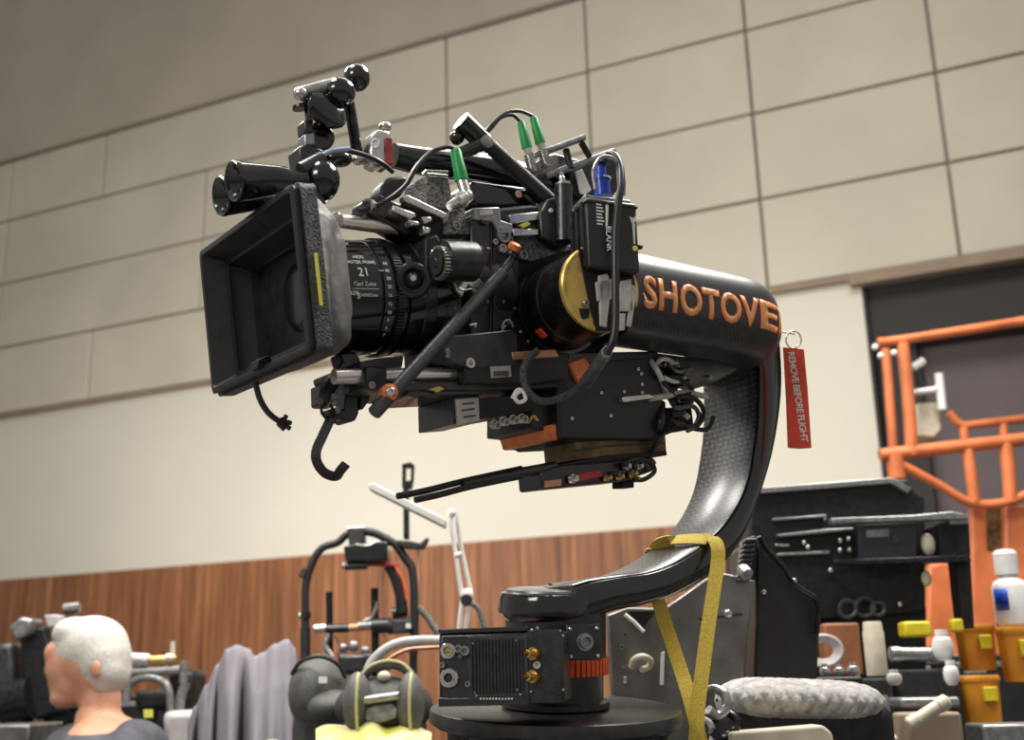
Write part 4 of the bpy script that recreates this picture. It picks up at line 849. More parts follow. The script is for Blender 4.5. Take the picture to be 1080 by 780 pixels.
for q in (((424, 490), (428, 489), (428, 514), (424, 514)), ((424, 489), (433, 487), (437, 490), (437, 492.5), (424, 493)), ((433.5, 490), (437, 490), (436, 506), (433, 508)), ((424, 507), (436, 506), (434, 515), (424, 514))):
    MB().prism(FV, q, D-.012, .022).build('slotted_head', 'blackm', ml, bevel=.001)
MB().prism(FV, [(355, 690), (395, 688), (400, 708), (358, 712)], D-.1, .3).build('base_block', 'black', rg_, bevel=.01)
for x in (347, 396, 322, 436): tb(D+.03 if x in (347, 396) else D, [(x, 690), (x, 812)], 4, 'matte', 'leg', rg_)
for (x, y, r) in ((362, 683, 5), (373, 681, 6), (385, 686, 5)):
    MB().ball(FV.on(x, y, D-.05), FV.m(x, y, D, r), 14).build('base_knob', 'greym', rg_)

# ================================================================ WHITE FOLDING ARM
D = 2.4
wa = thing('desk_stand', 'white jointed folding stand rising behind the electronics box', 'arm', FV.w(FV.loc(FV.on(488, 700, D)).x, D, TZ))
MB().prism(FV, [(388, 511), (393, 508.5), (470, 547), (469, 555), (389, 515)], D-.02, .05).build('upper_bar', 'white', wa, bevel=.002)
MB().ball(FV.on(476, 541, D), FV.m(476, 541, D, 5), 14).build('joint', 'white', wa)
tb(D, [(475, 545), (480, 580), (487, 628)], 2.3, 'white', 'mid_rail', wa); tb(D+.02, [(481, 541), (487, 580), (497, 625)], 2.3, 'white', 'mid_rail', wa)
tb(D-.02, [(480, 586), (487, 584)], 3, 'white', 'rail_clip', wa)
MB().ball(FV.on(493, 627, D), FV.m(493, 627, D, 7), 16, (1, .7, 1)).build('elbow', 'white', wa); MB().lathe(FV.on(492, 633, D-.01), -F0, [(0, .012), (.008, .012), (.008, .006)], 16).build('elbow_bolt', 'black', wa)
tb(D, [(488, 632), (484, 664), (478, 720)], 2.6, 'white', 'lower_rail', wa); tb(D+.02, [(496, 632), (491, 664), (486, 720)], 2.2, 'white', 'lower_rail', wa)
MB().cub(FV, *sorted((FV.xz(474, 750, D)[0], FV.xz(494, 750, D)[0])), D-.05, D+.07, TZ, FV.xz(480, 715, D)[1]).build('base', 'black', wa, bevel=.005)
bcbl = tag(tb(2.3, [(497, 636), (503, 640), (508, 652), (511, 670), (512, 760), (512, 858)], 3, 'leather', 'braided_cable', None), 'black braided cable lying behind the electronics box beside the white arm', 'cable')
# ================================================================ HOSE, BAG, CLOTH
D = 2.15
hz_ = thing('hose', 'shiny grey hose with copper line arching into the electronics box', 'hose', FV.on(420, 720, D))
tb(D, [(386, 712), (392, 698), (404, 686), (420, 678), (440, 675), (475, 675)], 5, 'hose', 'hose_tube', hz_, 16)
tb(D+.03, [(400, 706), (412, 694), (430, 685), (452, 683), (475, 682)], 2.2, 'copper', 'copper_line', hz_)
bg = thing('kit_bag', 'grey canvas kit bag with yellow piping and carry handle', 'bag', FV.w(FV.loc(FV.on(405, 760, 2.1)).x, 2.12, TZ))
D = 2.12
def ell(px, py, d, rx, ry, ryd, nm, m, par, n=28, fr=FV):
    a = FV.m(px, py, d, rx); b = FV.m(px, py, d, ry); return MB().ball(FV.on(px, py, d), 1, n, (a, ryd, b), fr).build(nm, m, par)
bz = FV.xz(400, 770, D)[1]
ell(405, 745, D+.03, 52, 32, .09, 'bag_body', 'bagd', bg)
MB().cub(FV, *sorted((FV.xz(362, 750, D)[0], FV.xz(446, 750, D)[0])), D-.04, D+.12, TZ, FV.xz(400, 748, D)[1]).build('bag_base', 'bagd', bg, bevel=.03, seg=4)
for px in (377, 433):
    e_ = ell(px, 742, D-.04, 15, 33, .05, 'side_pad', 'bag', bg)
    MB().tube([FV.on(px+2-8*math.cos(a)*.4, 742+33*math.sin(a), D-.07-.028*math.cos(a)) for a in [-1.35+2.7*k/14 for k in range(15)]], .0028, 8).build('piping', 'piping', e_)
MB().tube([FV.on(*p) for p in ((380, 716, D), (392, 705, D), (408, 700, D), (424, 703, D), (434, 712, D))], .0085, 12).build('carry_handle', 'piping', bg).data.materials[0] = MT['bag']
MB().tube([FV.on(p[0], p[1]-1.5, D-.008) for p in ((380, 714), (392, 703), (408, 698), (424, 701), (434, 711))], .003, 8).build('handle_piping', 'piping', bg)
MB().prism(FV, [(382, 733), (422, 728), (424, 764), (384, 768)], D-.06, .06).build('front_pocket', 'bagd', bg, bevel=.006)
MB().cyl(FV.on(378, 739, D-.07), FV.on(421, 733, D-.07), .0075, 16).build('zip_bar', 'greym', bg); MB().ball(FV.on(377, 739.5, D-.07), .009, 12).build('bar_end', 'orange', bg)
em = MB().prism(FV, [(383, 748), (394, 744), (412, 742), (421, 746), (418, 757), (400, 763), (385, 761)], D-.07, .012).build('badge', 'greym', bg, bevel=.004)
MB().ball(FV.on(405, 713, D-.02), .012, 14, (1, 1, .8)).build('buckle', 'cream', bg)
hb = thing('round_case', 'rounded grey soft case with flap beside the draped cloth', 'case', FV.w(FV.loc(FV.on(338, 760, 2.3)).x, 2.3, TZ))
ell(336, 730, 2.3, 31, 40, .09, 'case_shell', 'bag', hb); ell(350, 745, 2.25, 26, 18, .07, 'front_flap', 'bag', hb)
MB().cub(FV, *sorted((FV.xz(312, 750, 2.3)[0], FV.xz(366, 750, 2.3)[0])), 2.24, 2.38, TZ, FV.xz(338, 745, 2.3)[1]).build('case_base', 'bagd', hb, bevel=.03, seg=4)
MB().tube([FV.on(*p) for p in ((308, 710, 2.26), (318, 697, 2.23), (338, 692, 2.21), (356, 700, 2.23), (364, 714, 2.26))], .004, 8).build('seam', 'bagd', hb)
MB().prism(FV, [(336, 713), (344, 713), (344, 720), (336, 720)], 2.205, .01).build('white_patch', 'print', hb)
tw_ = MB().grid(lambda u, v: FV.on(333+122*u, 790-(16+9*math.sin(u*3+.4)+2*math.sin(u*17))*v-4*u, 1.95+.12*v+.012*math.sin(u*23)), 30, 8, .008)
tag(tw_.build('towel', 'hivis'), 'bright yellow and white cloth at the bottom edge beside the pedestal', 'cloth')
# draped grey cloth over something with two peaks
top = [(196, 770), (206, 745), (218, 722), (230, 700), (240, 684), (250, 680), (262, 684), (269, 692), (278, 688), (290, 679), (303, 674), (310, 682), (314, 700), (320, 722), (326, 750)]
def topy(x):
    for a, b in zip(top, top[1:]):
        if x <= b[0]: t = (x-a[0])/(b[0]-a[0]); t = max(0, min(1, t)); return a[1]+(b[1]-a[1])*(t*t*(3-2*t))
    return top[-1][1]
def drape(u, v):
    a = 2*PI*u; k = math.cos(a); s_ = math.sin(a); wv_ = (1-v)
    x = 262+k*(66-3*v)+2*wv_*math.sin(7*a)
    y = topy(x)+(830-topy(x))*wv_
    f = (.075*(1-abs(math.sin(4.5*a+1.1*math.sin(3*a)+.5*wv_)))**1.5-.02)*min(1, wv_*3.2)+.012*math.sin(19*a+2)*wv_
    return FV.on(x, y, 2.75-s_*(.015+.13*wv_**.7)*-1+f*(.4+wv_))
mbd = MB().grid(lambda u, v: drape(u, 1-v), 240, 30, .004, closeu=True)
dc_ = mbd.build('draped_cloth', 'shroud', ang=80); tag(dc_, 'grey lavender cloth draped in folds over equipment with two peaks', 'cloth')
pt = thing('covered_stand', 'support hidden under the grey draped cloth', 'stand', FV.w(FV.loc(FV.on(262, 760, 2.75)).x, 2.75, TZ))
for x in (250, 302): MB().cyl(FV.w(FV.xz(x, 750, 2.75)[0], 2.75, TZ), FV.on(x, 700, 2.75), .008, 10).build('prop', 'matte', pt)
tag(MB().lathe(FV.w(FV.xz(288, 750, 2.5)[0], 2.5, TZ), UP, [(0, .03), (.02, .032), (.13, .028), (.15, .012), (.19, .012)], 20).build('pale_bottle', 'white'), 'pale bottle in front of the draped cloth at the bottom edge', 'bottle')

# ================================================================ PERSON (head and shoulders in view)
D = 2.9
ps = thing('person', 'white haired person in dark shirt facing left at the lower left, out of focus', 'person', FV.w(FV.xz(95, 750, D)[0], D, -1.15))
def hx(px, py, dy=0): return FV.on(px, py, D+dy)
S = FV.m(90, 700, D, 1)       # metres per pixel there
bodies = [  # px, py, dy, rx, ry(depth m), rz
 (95, 692, 0, 37, .075, 38), (74, 700, 0, 25, .058, 32), (78, 718, 0, 23, .052, 24), (70, 735, 0, 17, .04, 11), (57, 705, 0, 8, .02, 6), (50.5, 707, 0, 5.5, .013, 4.5),
 (62, 688, 0, 14, .05, 14), (58, 722, 0, 7, .025, 4), (58.5, 728, 0, 6.5, .022, 3.5), (62, 738, 0, 9, .028, 7), (100, 712, .0, 22, .06, 25), (106, 738, .0, 21, .052, 26), (104, 758, .0, 24, .06, 22)]
hm = MB()
for px, py, dy, rx, ry, rz in bodies: hm.ball(hx(px, py, dy), 1, 22, (rx*S, ry, rz*S), FV)
for sgn in (-1, 1): hm.ball(hx(101, 705, sgn*.072), 1, 14, (6.5*S, .012, 11*S), FV)
# torso, upper arms and lap as one surface with the head
for q in ((110, 800, 0, 46, .16, 46), (112, 850, 0, 48, .16, 80), (112, 930, 0, 46, .14, 80)): hm.ball(hx(q[0], q[1], q[2]), 1, 22, (q[3]*S, q[4], q[5]*S), FV)
ho = hm.build('body', 'skin', ps, ang=180)
rm = ho.modifiers.new('union', 'REMESH'); rm.mode = 'VOXEL'; rm.voxel_size = .0065; rm.use_smooth_shade = True
sm2 = ho.modifiers.new('smooth', 'SMOOTH'); sm2.iterations = 6; sm2.factor = .6
hr = MB()
for q in ((97, 684, 0, 39, .080, 35), (107, 694, 0, 31, .080, 34), (118, 706, 0, 19, .072, 24), (80, 668, 0, 24, .066, 18), (114, 716, .0, 18, .062, 18)): hr.ball(hx(q[0], q[1], q[2]), 1, 22, (q[3]*S, q[4], q[5]*S), FV)
hro = hr.build('hair', 'hair', ps, ang=180); rm = hro.modifiers.new('union', 'REMESH'); rm.mode = 'VOXEL'; rm.voxel_size = .007; rm.use_smooth_shade = True
sm2 = hro.modifiers.new('smooth', 'SMOOTH'); sm2.iterations = 5
for sgn in (-1,):
    e_ = MB().ball(hx(61, 700, sgn*.036), .0085, 14); e_.build('eye', 'white', ps)
    MB().ball(hx(58.6, 700, sgn*.0385), .0045, 10).build('iris', 'ink', ps)
    MB().ball(hx(61, 694.5, sgn*.038), 1, 12, (7*S, .008, 2*S), FV).build('eyebrow', 'hair', ps)
MB().ball(hx(53.5, 722, 0), 1, 12, (3*S, .018, 1.2*S), FV).build('mouth', 'copper', ps)
sh = MB()
for q in ((110, 806, 0, 56, .19, 44), (86, 792, 0, 38, .12, 30), (140, 800, 0, 36, .15, 40), (112, 860, 0, 58, .18, 80), (112, 940, 0, 56, .16, 80), (70, 850, -.16, 26, .06, 60), (145, 850, .12, 26, .06, 60), (110, 775, 0, 34, .085, 18)): sh.ball(hx(q[0], q[1], q[2]), 1, 24, (q[3]*S, q[4], q[5]*S), FV)
so_ = sh.build('shirt', 'shirt', ps, ang=180); rm = so_.modifiers.new('union', 'REMESH'); rm.mode = 'VOXEL'; rm.voxel_size = .009; rm.use_smooth_shade = True
sm2 = so_.modifiers.new('smooth', 'SMOOTH'); sm2.iterations = 6
MB().prism(FV, [(151, 748), (160, 748), (160, 756), (152, 757)], D-.155, .01).build('yellow_badge', 'yell', ps)
stl = thing('stool', 'black stool under the seated person', 'stool', hx(112, 990)-V((0, 0, 0)))
zs = FV.loc(hx(112, 960)).z
MB().lathe(FV.w(FV.xz(112, 750, D)[0], D, -.72), UP, [(0, .18), (.03, .2), (.06, .19)], 32).build('seat', 'matte', stl); MB().lathe(FV.w(FV.xz(112, 750, D)[0], D, -1.15), UP, [(0, .2), (.03, .18), (.04, .03), (.43, .03)], 24).build('pedestal', 'blackm', stl)

# ================================================================ GEAR at the far left
D = 3.7
le = thing('camera_rig', 'dark blurred camera rig on the table at the far left behind the person', 'camera', FV.w(FV.xz(35, 750, D)[0], D, TZ))
MB().prism(FV, [(20, 664), (48, 660), (54, 690), (56, 752), (36, 760), (22, 710)], D, .15).build('body', 'matte', le, bevel=.01)
MB().cyl(FV.on(4, 742, D), FV.on(34, 735, D), FV.m(10, 740, D, 22), 24).build('lens', 'blackm', le)
MB().prism(FV, [(8, 662), (20, 650), (34, 652), (30, 668), (16, 676)], D-.05, .1).build('top_handle', 'greym', le, bevel=.01)
MB().prism(FV, [(46, 648), (63, 648), (63, 660), (50, 662)], D-.02, .05).build('monitor', 'blue', le, bevel=.005).data.materials[0] = MT['hose']
MB().prism(FV, [(-12, 680), (14, 676), (18, 740), (-10, 748)], D+.02, .1).build('side_box', 'dgrey', le, bevel=.02)
MB().cyl(FV.on(68, 642, D+.1), FV.on(84, 640, D+.1), .018, 16).build('knob', 'greym', le)
for x in (28, 52): MB().cyl(FV.on(x, 745, D+.07), FV.w(FV.xz(x, 750, D)[0], D+.07, TZ), .02, 12).build('leg', 'matte', le)
tag(MB().cub(FV, *sorted((FV.xz(-20, 750, 3.4)[0], FV.xz(40, 750, 3.4)[0])), 3.35, 3.6, TZ, FV.xz(0, 764, 3.4)[1]).build('cardboard_box', 'plate', bevel=.006), 'grey box at the bottom left corner', 'box')
D = 3.5
sr = thing('slider_rig', 'grey tubular slider rig with brass coloured rail right of the person', 'rig', FV.w(FV.xz(165, 750, D)[0], D, TZ))
tb(D, [(140, 695), (158, 696)], 7, 'silver', 'rail_end', sr); tb(D, [(156, 696), (186, 695)], 4.5, 'brass', 'rail', sr); tb(D, [(176, 694), (184, 694)], 5, 'silver', 'rail_end', sr)
tb(D, [(182, 694), (182, 676)], 2.6, 'cream', 'post', sr); tb(D, [(194, 696), (193, 720)], 4.5, 'greym', 'post', sr)
tb(D, [(130, 709), (190, 706)], 5, 'greym', 'tube', sr); tb(D, [(133, 740), (136, 722), (150, 714), (168, 716), (178, 728), (181, 765), (181, 800)], 4.6, 'greym', 'tube', sr)
tb(D, [(196, 720), (190, 740), (186, 800)], 5, 'greym', 'tube', sr)
MB().prism(FV, [(140, 728), (176, 726), (180, 748), (142, 752)], D+.02, .2).build('black_body', 'matte', sr, bevel=.02); MB().prism(FV, [(176, 704), (205, 706), (204, 745), (178, 742)], D+.05, .15).build('black_body', 'matte', sr, bevel=.02)
MB().prism(FV, [(170, 750), (215, 748), (216, 790), (172, 790)], D-.1, .2).build('pale_box', 'hose', sr, bevel=.02)
for x in (150, 190): MB().cub(FV, FV.xz(x, 750, D)[0]-.02, FV.xz(x, 750, D)[0]+.02, D+.05, D+.09, TZ, FV.xz(x, 740, D)[1]).build('leg', 'matte', sr)

# ================================================================ METAL PLATE and BLACK WEDGE CASE
D = 1.68
pl = thing('metal_plate', 'worn grey metal plate drilled with holes behind the yellow strap', 'plate', FV.w(FV.xz(715, 750, D)[0], D, -.31))
plp = MB().prism(FV, [(640, 648), (662, 640), (700, 641), (722, 626), (744, 610), (765, 604), (797, 612), (790, 660), (784, 735), (776, 860), (652, 860)], D, .02).build('plate_sheet', 'plate', pl, bevel=.003)
for (x, y, r) in ((659, 669, 2.4), (656, 682, 2.6), (683, 682, 2.4), (706, 711, 1.8), (712, 671, 2), (715, 663, 2), (716, 653, 2), (658, 703, 2), (660, 716, 2)):
    MB().lathe(FV.on(x, y, D-.001), -F0, [(0, FV.m(x, y, D, r)), (.002, FV.m(x, y, D, r)), (.002, FV.m(x, y, D, r*.6)), (0, FV.m(x, y, D, r*.5))], 14).build('bolt', 'greym', plp)
MB().prism(FV, [(658, 713), (661, 713), (661, 720), (658, 720)], D-.002, .004).build('slot', 'print', plp)
ck = MB().tube([FV.on(*p) for p in ((666, 703, D-.01), (669, 695, D-.02), (678, 692, D-.03), (686, 696, D-.02), (684, 703, D-.01), (677, 706, D-.02))], .0045, 10).build('cable_cleat', 'cream', plp)
MB().prism(FV, [(697, 688), (701, 686), (700, 722), (696, 722)], D-.002, .004).build('ruler_strip', 'print', plp, bevel=.0004)
MB().tube([FV.on(659, 648, D-.006), FV.on(668, 655, D-.006), FV.on(679, 666, D-.006)], .003, 8, sm=1).build('white_tie', 'print', plp)
MB().prism(FV, [(662, 645), (692, 644), (677, 664), (671, 660)], D-.003, .003).build('cut_out', 'matte', plp)
MB().cyl(FV.on(738, 652, D-.004), FV.on(783, 647, D-.004), .0022, 10).build('slot_rod', 'ink', plp); MB().ball(FV.on(768, 647, D-.008), .0075, 14).build('rod_knob', 'silver', plp)
MB().tube([FV.on(788, 606, D-.02), FV.on(783, 600, D-.01)], .01, 10, sm=1).build('corner_bolt', 'greym', plp)
wc = thing('wedge_case', 'black wedge shaped case with ribbed hinge edge right of the gimbal arm', 'case', FV.w(FV.xz(825, 750, D)[0], D, -.31))
wp_ = MB().prism(FV, [(797, 566), (803, 563), (812, 578), (832, 600), (842, 618), (860, 628), (866, 640), (862, 720), (858, 862), (790, 862), (797, 660)], D+.025, .22).build('case_shell', 'case', wc, bevel=.006)
MB().tube([FV.on(*p) for p in ((801, 566, D+.006), (808, 578, D+.006), (828, 600, D+.006), (838, 617, D+.006), (857, 628, D+.006), (863, 640, D+.006), (861, 668, D+.006))], .004, 8, sm=2).build('edge_trim', 'blackm', wp_)
for k in range(9):
    y = 568+k*5.2; xl = 784-k*.9; MB().prism(FV, [(xl+2, y), (xl+14, y-1), (xl+14, y+3), (xl+1, y+4)], D-.01, .03).build('hinge_rib', 'black', wp_, bevel=.002)
MB().prism(FV, [(779, 612), (784, 568), (797, 564), (799, 572), (797, 612)], D+.003, .03).build('hinge_spine', 'blackm', wp_, bevel=.003)
for (x, y) in ((806, 624), (838, 612), (789, 621), (768, 585)): MB().ball(FV.on(x, y, D+.006), .004, 10).build('rivet', 'silver', wp_)
# ================================================================ BLACK EQUIPMENT CASE with light edges
D = 2.5
ec_ = thing('equipment_case', 'large black equipment case with pale metal edges between the arm and the orange lift', 'case', FV.w(FV.xz(880, 750, D)[0], D, -.31))
eb_ = MB().prism(FV, [(790, 518), (940, 505), (958, 505), (966, 518), (976, 524), (977, 645), (790, 660)], D, .3).build('case_shell', 'matte', ec_, bevel=.006)
def bar(pts, dd, t, m, nm, par=ec_, bev=.002): return MB().prism(FV, pts, D+dd, t).build(nm, m, par, bevel=bev)
bar([(790, 515), (940, 503), (962, 514), (958, 520), (940, 509), (790, 521)], -.015, .03, 'greym', 'top_edge')
bar([(815, 546), (872, 542), (872, 549), (869, 549), (869, 545), (815, 549)], -.012, .012, 'greym', 'latch_frame')
bar([(820, 563), (875, 557), (900, 556), (900, 559), (876, 561), (821, 566)], -.02, .02, 'greym', 'handle_bar')
bar([(818, 573), (833, 573), (833, 576), (818, 576)], -.012, .012, 'silver', 'latch'); bar([(820, 583), (875, 580), (875, 584), (820, 586)], -.012, .012, 'greym', 'handle_bar')
bar([(877, 546), (960, 543), (1003, 539), (1022, 542), (1022, 547), (960, 549), (878, 551)], -.06, .03, 'greym', 'upper_bar')
bar([(879, 590), (1023, 585), (1025, 592), (880, 595)], -.06, .03, 'blackm', 'lower_bar')
dp = bar([(905, 553), (966, 551), (967, 587), (906, 589)], -.03, .03, 'case', 'display_panel'); dp.data.materials[0] = mat('dark_violet_panel', (.035, .03, .045), .35)
bar([(914, 558), (938, 557), (938, 566), (914, 567)], -.034, .006, 'greym', 'panel_label', dp)
bar([(942, 564), (950, 564), (950, 574), (942, 574)], -.034, .006, 'dgrey', 'panel_label', dp)
for (x, y) in ((886, 570), (895, 568), (886, 580), (896, 580), (852, 577), (848, 572), (876, 601), (949, 637)): MB().ball(FV.on(x, y, D-.012), .006, 10).build('button', 'silver', ec_)
bar([(990, 552), (1022, 548), (1024, 586), (992, 588)], -.04, .1, 'matte', 'side_block'); bar([(1000, 545), (1020, 543), (1022, 552), (1002, 553)], -.05, .08, 'greym', 'side_cap')
bar([(1008, 590), (1024, 590), (1028, 662), (1016, 662)], -.03, .05, 'matte', 'side_post')
bar([(792, 640), (977, 640), (977, 870), (800, 870)], .02, .26, 'matte', 'lower_case')
for (x, y, r) in ((894, 642, 9), (912, 640, 10), (926, 642, 7)): MB().tube([FV.on(x+r*math.cos(a), y+r*math.sin(a), D-.02) for a in [2*PI*k/14 for k in range(15)]], .005, 8, sm=1).build('cable_coil', 'dgrey', ec_)
MB().ball(FV.on(979, 574, D-.03), FV.m(979, 574, D, 9), 14, (.8, .8, 1.3)).build('cream_knob', 'cream', ec_); MB().ball(FV.on(977, 610, D-.03), FV.m(977, 610, D, 6), 14, (1, .8, 1.4)).build('cream_knob', 'cream', ec_)
# ================================================================ ORANGE LIFT
D = 4.6
lf = thing('boom_lift', 'orange boom lift basket with rails in front of the dark doorway', 'lift', FV.w(FV.xz(1020, 600, D)[0], D+.3, -1.15))
def lb2(pts, rpx, m='lift', nm='rail', dd=0): return tb(D+dd, pts, rpx, m, nm, lf)
lb2([(926, 361), (960, 357), (1180, 323)], 5.2); lb2([(952, 362), (958, 420), (962, 480)], 6.5, nm='post'); lb2([(934, 368), (939, 430), (943, 500), (945, 640)], 5, nm='post', dd=.5)
lb2([(928, 480), (962, 476), (1180, 452)], 7); lb2([(943, 480), (946, 505)], 9, nm='post'); lb2([(951, 490), (988, 510), (1024, 530), (1060, 530), (1085, 520)], 5, nm='brace')
lb2([(1020, 472), (1024, 500), (1028, 530)], 6, nm='post'); lb2([(1060, 466), (1064, 500), (1066, 530)], 7, nm='post')
lb2([(1000, 435), (1015, 448), (1040, 446), (1180, 430)], 4.5, dd=.9); lb2([(1058, 446), (1060, 470)], 4.5, nm='post', dd=.9); lb2([(1016, 448), (1018, 470)], 4.5, nm='post', dd=.9)
MB().prism(FV, [(980, 595), (1010, 590), (1016, 680), (1016, 800), (975, 800)], D, .05).build('panel', 'lift', lf, bevel=.01)
MB().prism(FV, [(1024, 535), (1040, 534), (1042, 582), (1060, 580), (1060, 533), (1120, 530), (1120, 800), (1028, 800)], D+.05, .05).build('panel', 'lift', lf, bevel=.01)
MB().prism(FV, [(1040, 534), (1060, 533), (1061, 582), (1041, 583)], D+.12, .03).build('window_panel', 'amber', lf)
MB().prism(FV, [(930, 660), (985, 655), (1000, 790), (935, 790)], D+.02, .05).build('panel', 'lift', lf, bevel=.01)
lfc = MB().prism(FV, [(966, 425), (990, 424), (994, 452), (986, 462), (968, 460)], D+.1, .12).build('control_box', 'cream', lf, bevel=.01)
lb2([(962, 414), (990, 410)], 3.5, 'white', 'lever', .05); lb2([(990, 394), (994, 432)], 4.5, 'white', 'lever', .05); lb2([(963, 388), (974, 380)], 4.5, 'white', 'lever', .05); lb2([(968, 388), (972, 406)], 5, 'matte', 'lever_boot', .06)
for (x, y) in ((923, 366), (929, 375), (943, 372)): MB().ball(FV.on(x, y, D-.05), FV.m(x, y, D, 3.5), 12).build('bolt', 'white', lf)
MB().cub(FV, FV.xz(945, 700, D)[0], FV.xz(1180, 700, D)[0], D-.05, D+1.2, -1.15, -.6).build('chassis', 'lift', lf, bevel=.03)
# ================================================================ CLUTTER at the lower right
D = 1.56
ql = thing('quilted_blanket', 'rolled quilted grey blanket lying below the wedge case', 'blanket', FV.w(FV.xz(840, 750, D)[0], D, -.31))
zt = FV.xz(0, 750, D)
def roll(u, v):
    a = 2*PI*u; px = 756+172*v; t = v; bow = max(0, 1-abs(2*v-1)**5)**.5
    cy = 738+4*v; ry = (25-3*v)*bow+2; rz = .07*bow+.01
    q = 1+.04*(abs(math.sin(v*42+a*3.5))*abs(math.sin(v*42-a*3.5)))**.5-.05
    p = FV.on(px, cy-ry*math.sin(a)*q, D); return p-F0*math.cos(a)*rz*q
MB().grid(roll, 90, 150, None, closeu=True).build('blanket_roll', 'quilt', ql, ang=80)
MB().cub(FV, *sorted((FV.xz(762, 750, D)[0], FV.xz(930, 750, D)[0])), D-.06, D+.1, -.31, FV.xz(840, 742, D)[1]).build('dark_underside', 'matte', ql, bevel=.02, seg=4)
for i, pts in enumerate((((744, 734), (752, 726), (764, 732), (766, 746), (756, 754), (747, 748)), ((752, 760), (762, 750), (776, 758), (774, 772), (760, 778), (750, 770)), ((742, 758), (750, 764), (752, 778), (744, 792)))):
    tag(MB().tube([FV.on(x, y, D-.09-.006*k) for k, (x, y) in enumerate(pts)], .006-.001*i, 10).build('hose_loop', ('greym', 'blackm', 'hose')[i]), ('grey hose loop beside the left end of the blanket roll', 'dark metal hose loop below the left end of the blanket roll', 'short pale hose end left of the dark hose loop')[i], 'hose')
tag(MB().prism(FV, [(770, 772), (868, 764), (878, 772), (884, 800), (772, 806)], 1.43, .04).build('cream_tray', 'cream', bevel=.004), 'cream tray at the bottom edge below the blanket roll', 'tray')
items = [
 ('orange_case', 'dull orange case behind the pale coiled hose ring', 'case', 2.42, 'box', (868, 657, 912, 712), 'rust'),
 ('chrome_knob', 'leftmost of three chrome knobs above the blanket roll', 'knob', 2.0, 'ball', (870, 707, 6, 7), 'silver'),
 ('chrome_knob', 'middle of three chrome knobs above the blanket roll', 'knob', 2.0, 'ball', (885, 707, 6, 7), 'silver'),
 ('chrome_knob', 'rightmost of three chrome knobs above the blanket roll', 'knob', 2.0, 'ball', (900, 706, 7, 8), 'silver'),
 ('parts_tray', 'dark tray holding the three chrome knobs', 'tray', 1.95, 'box', (858, 714, 926, 860), 'matte'),
 ('amber_lamp', 'small amber lamp at the lower right of the wedge case', 'lamp', 1.72, 'ball', (853, 707, 6, 6), 'tub'),
 ('cable_ring', 'pale grey coiled hose ring in front of the cream cylinder', 'hose', 2.3, 'ringc', (868, 686, 20, 16), 'hose'),
 ('cylinder_tube', 'cream upright cylinder below the black equipment case', 'cylinder', 2.35, 'cyl', (912, 655, 940, 712), 'cream'),
 ('yellow_block', 'bright yellow block below the orange lift panel', 'block', 2.4, 'box', (953, 655, 984, 671), 'yellow'),
 ('yellow_clamp', 'small yellow clamp left of the orange tubs', 'clamp', 2.45, 'box', (1003, 652, 1018, 666), 'yellow'),
 ('pipe_fitting', 'horizontal grey pipe right of the cream cylinder', 'pipe', 2.3, 'hcyl', (938, 682, 992, 697), 'greym'),
 ('white_valve', 'white elbow valve at the end of the grey pipe', 'valve', 2.28, 'ball', (994, 680, 11, 16), 'white'),
 ('white_valve', 'lower white valve hanging below the elbow valve', 'valve', 2.25, 'ball', (1003, 709, 8, 13), 'white'),
 ('round_weight', 'round grey weight below the left end of the grey pipe', 'knob', 2.2, 'ball', (943, 714, 8, 8), 'hose'),
 ('dark_toolbox', 'dark toolbox between the grey knob and the orange tubs', 'toolbox', 2.5, 'box', (945, 706, 1010, 740), 'dgrey'),
 ('grey_bracket', 'grey rail below the dark toolbox', 'rail', 2.2, 'box', (950, 736, 1014, 746), 'greym'),
 ('brown_box', 'brown box at the bottom edge left of the orange tubs', 'box', 2.1, 'box', (955, 752, 1020, 800), 'trim'),
 ('pale_bundle', 'pale bundle lying on the brown box', 'bundle', 2.05, 'hcyl2', (958, 765, 1000, 738), 'cream'),
 ('glass_jar', 'grey jar between the blanket roll and the grey rail', 'jar', 2.1, 'cylj', (924, 733, 941, 752), 'greym'),
 ('orange_tub', 'upper left of the three yellow orange tubs', 'tub', 2.6, 'tub', (1012, 658, 1058, 706), 'tub'),
 ('orange_tub', 'lowest of the three yellow orange tubs, nearest the bottom edge', 'tub', 2.5, 'tub', (1016, 712, 1064, 762), 'tub'),
 ('orange_tub', 'tall yellow orange tub at the right edge under the white bottle', 'tub', 2.55, 'tub', (1056, 660, 1100, 718), 'tub'),
 ('grey_crate', 'grey crate at the bottom right corner', 'crate', 2.3, 'box', (1036, 764, 1110, 810), 'greym'),
 ('black_mechanism', 'dark mechanism between the blanket roll and the pipe', 'mechanism', 2.4, 'box', (905, 715, 950, 800), 'bagd'),
 ('pale_lump', 'pale wrapped lump at the bottom edge right of the cream tray', 'bundle', 2.0, 'ball', (930, 778, 16, 10), 'cream'),
]
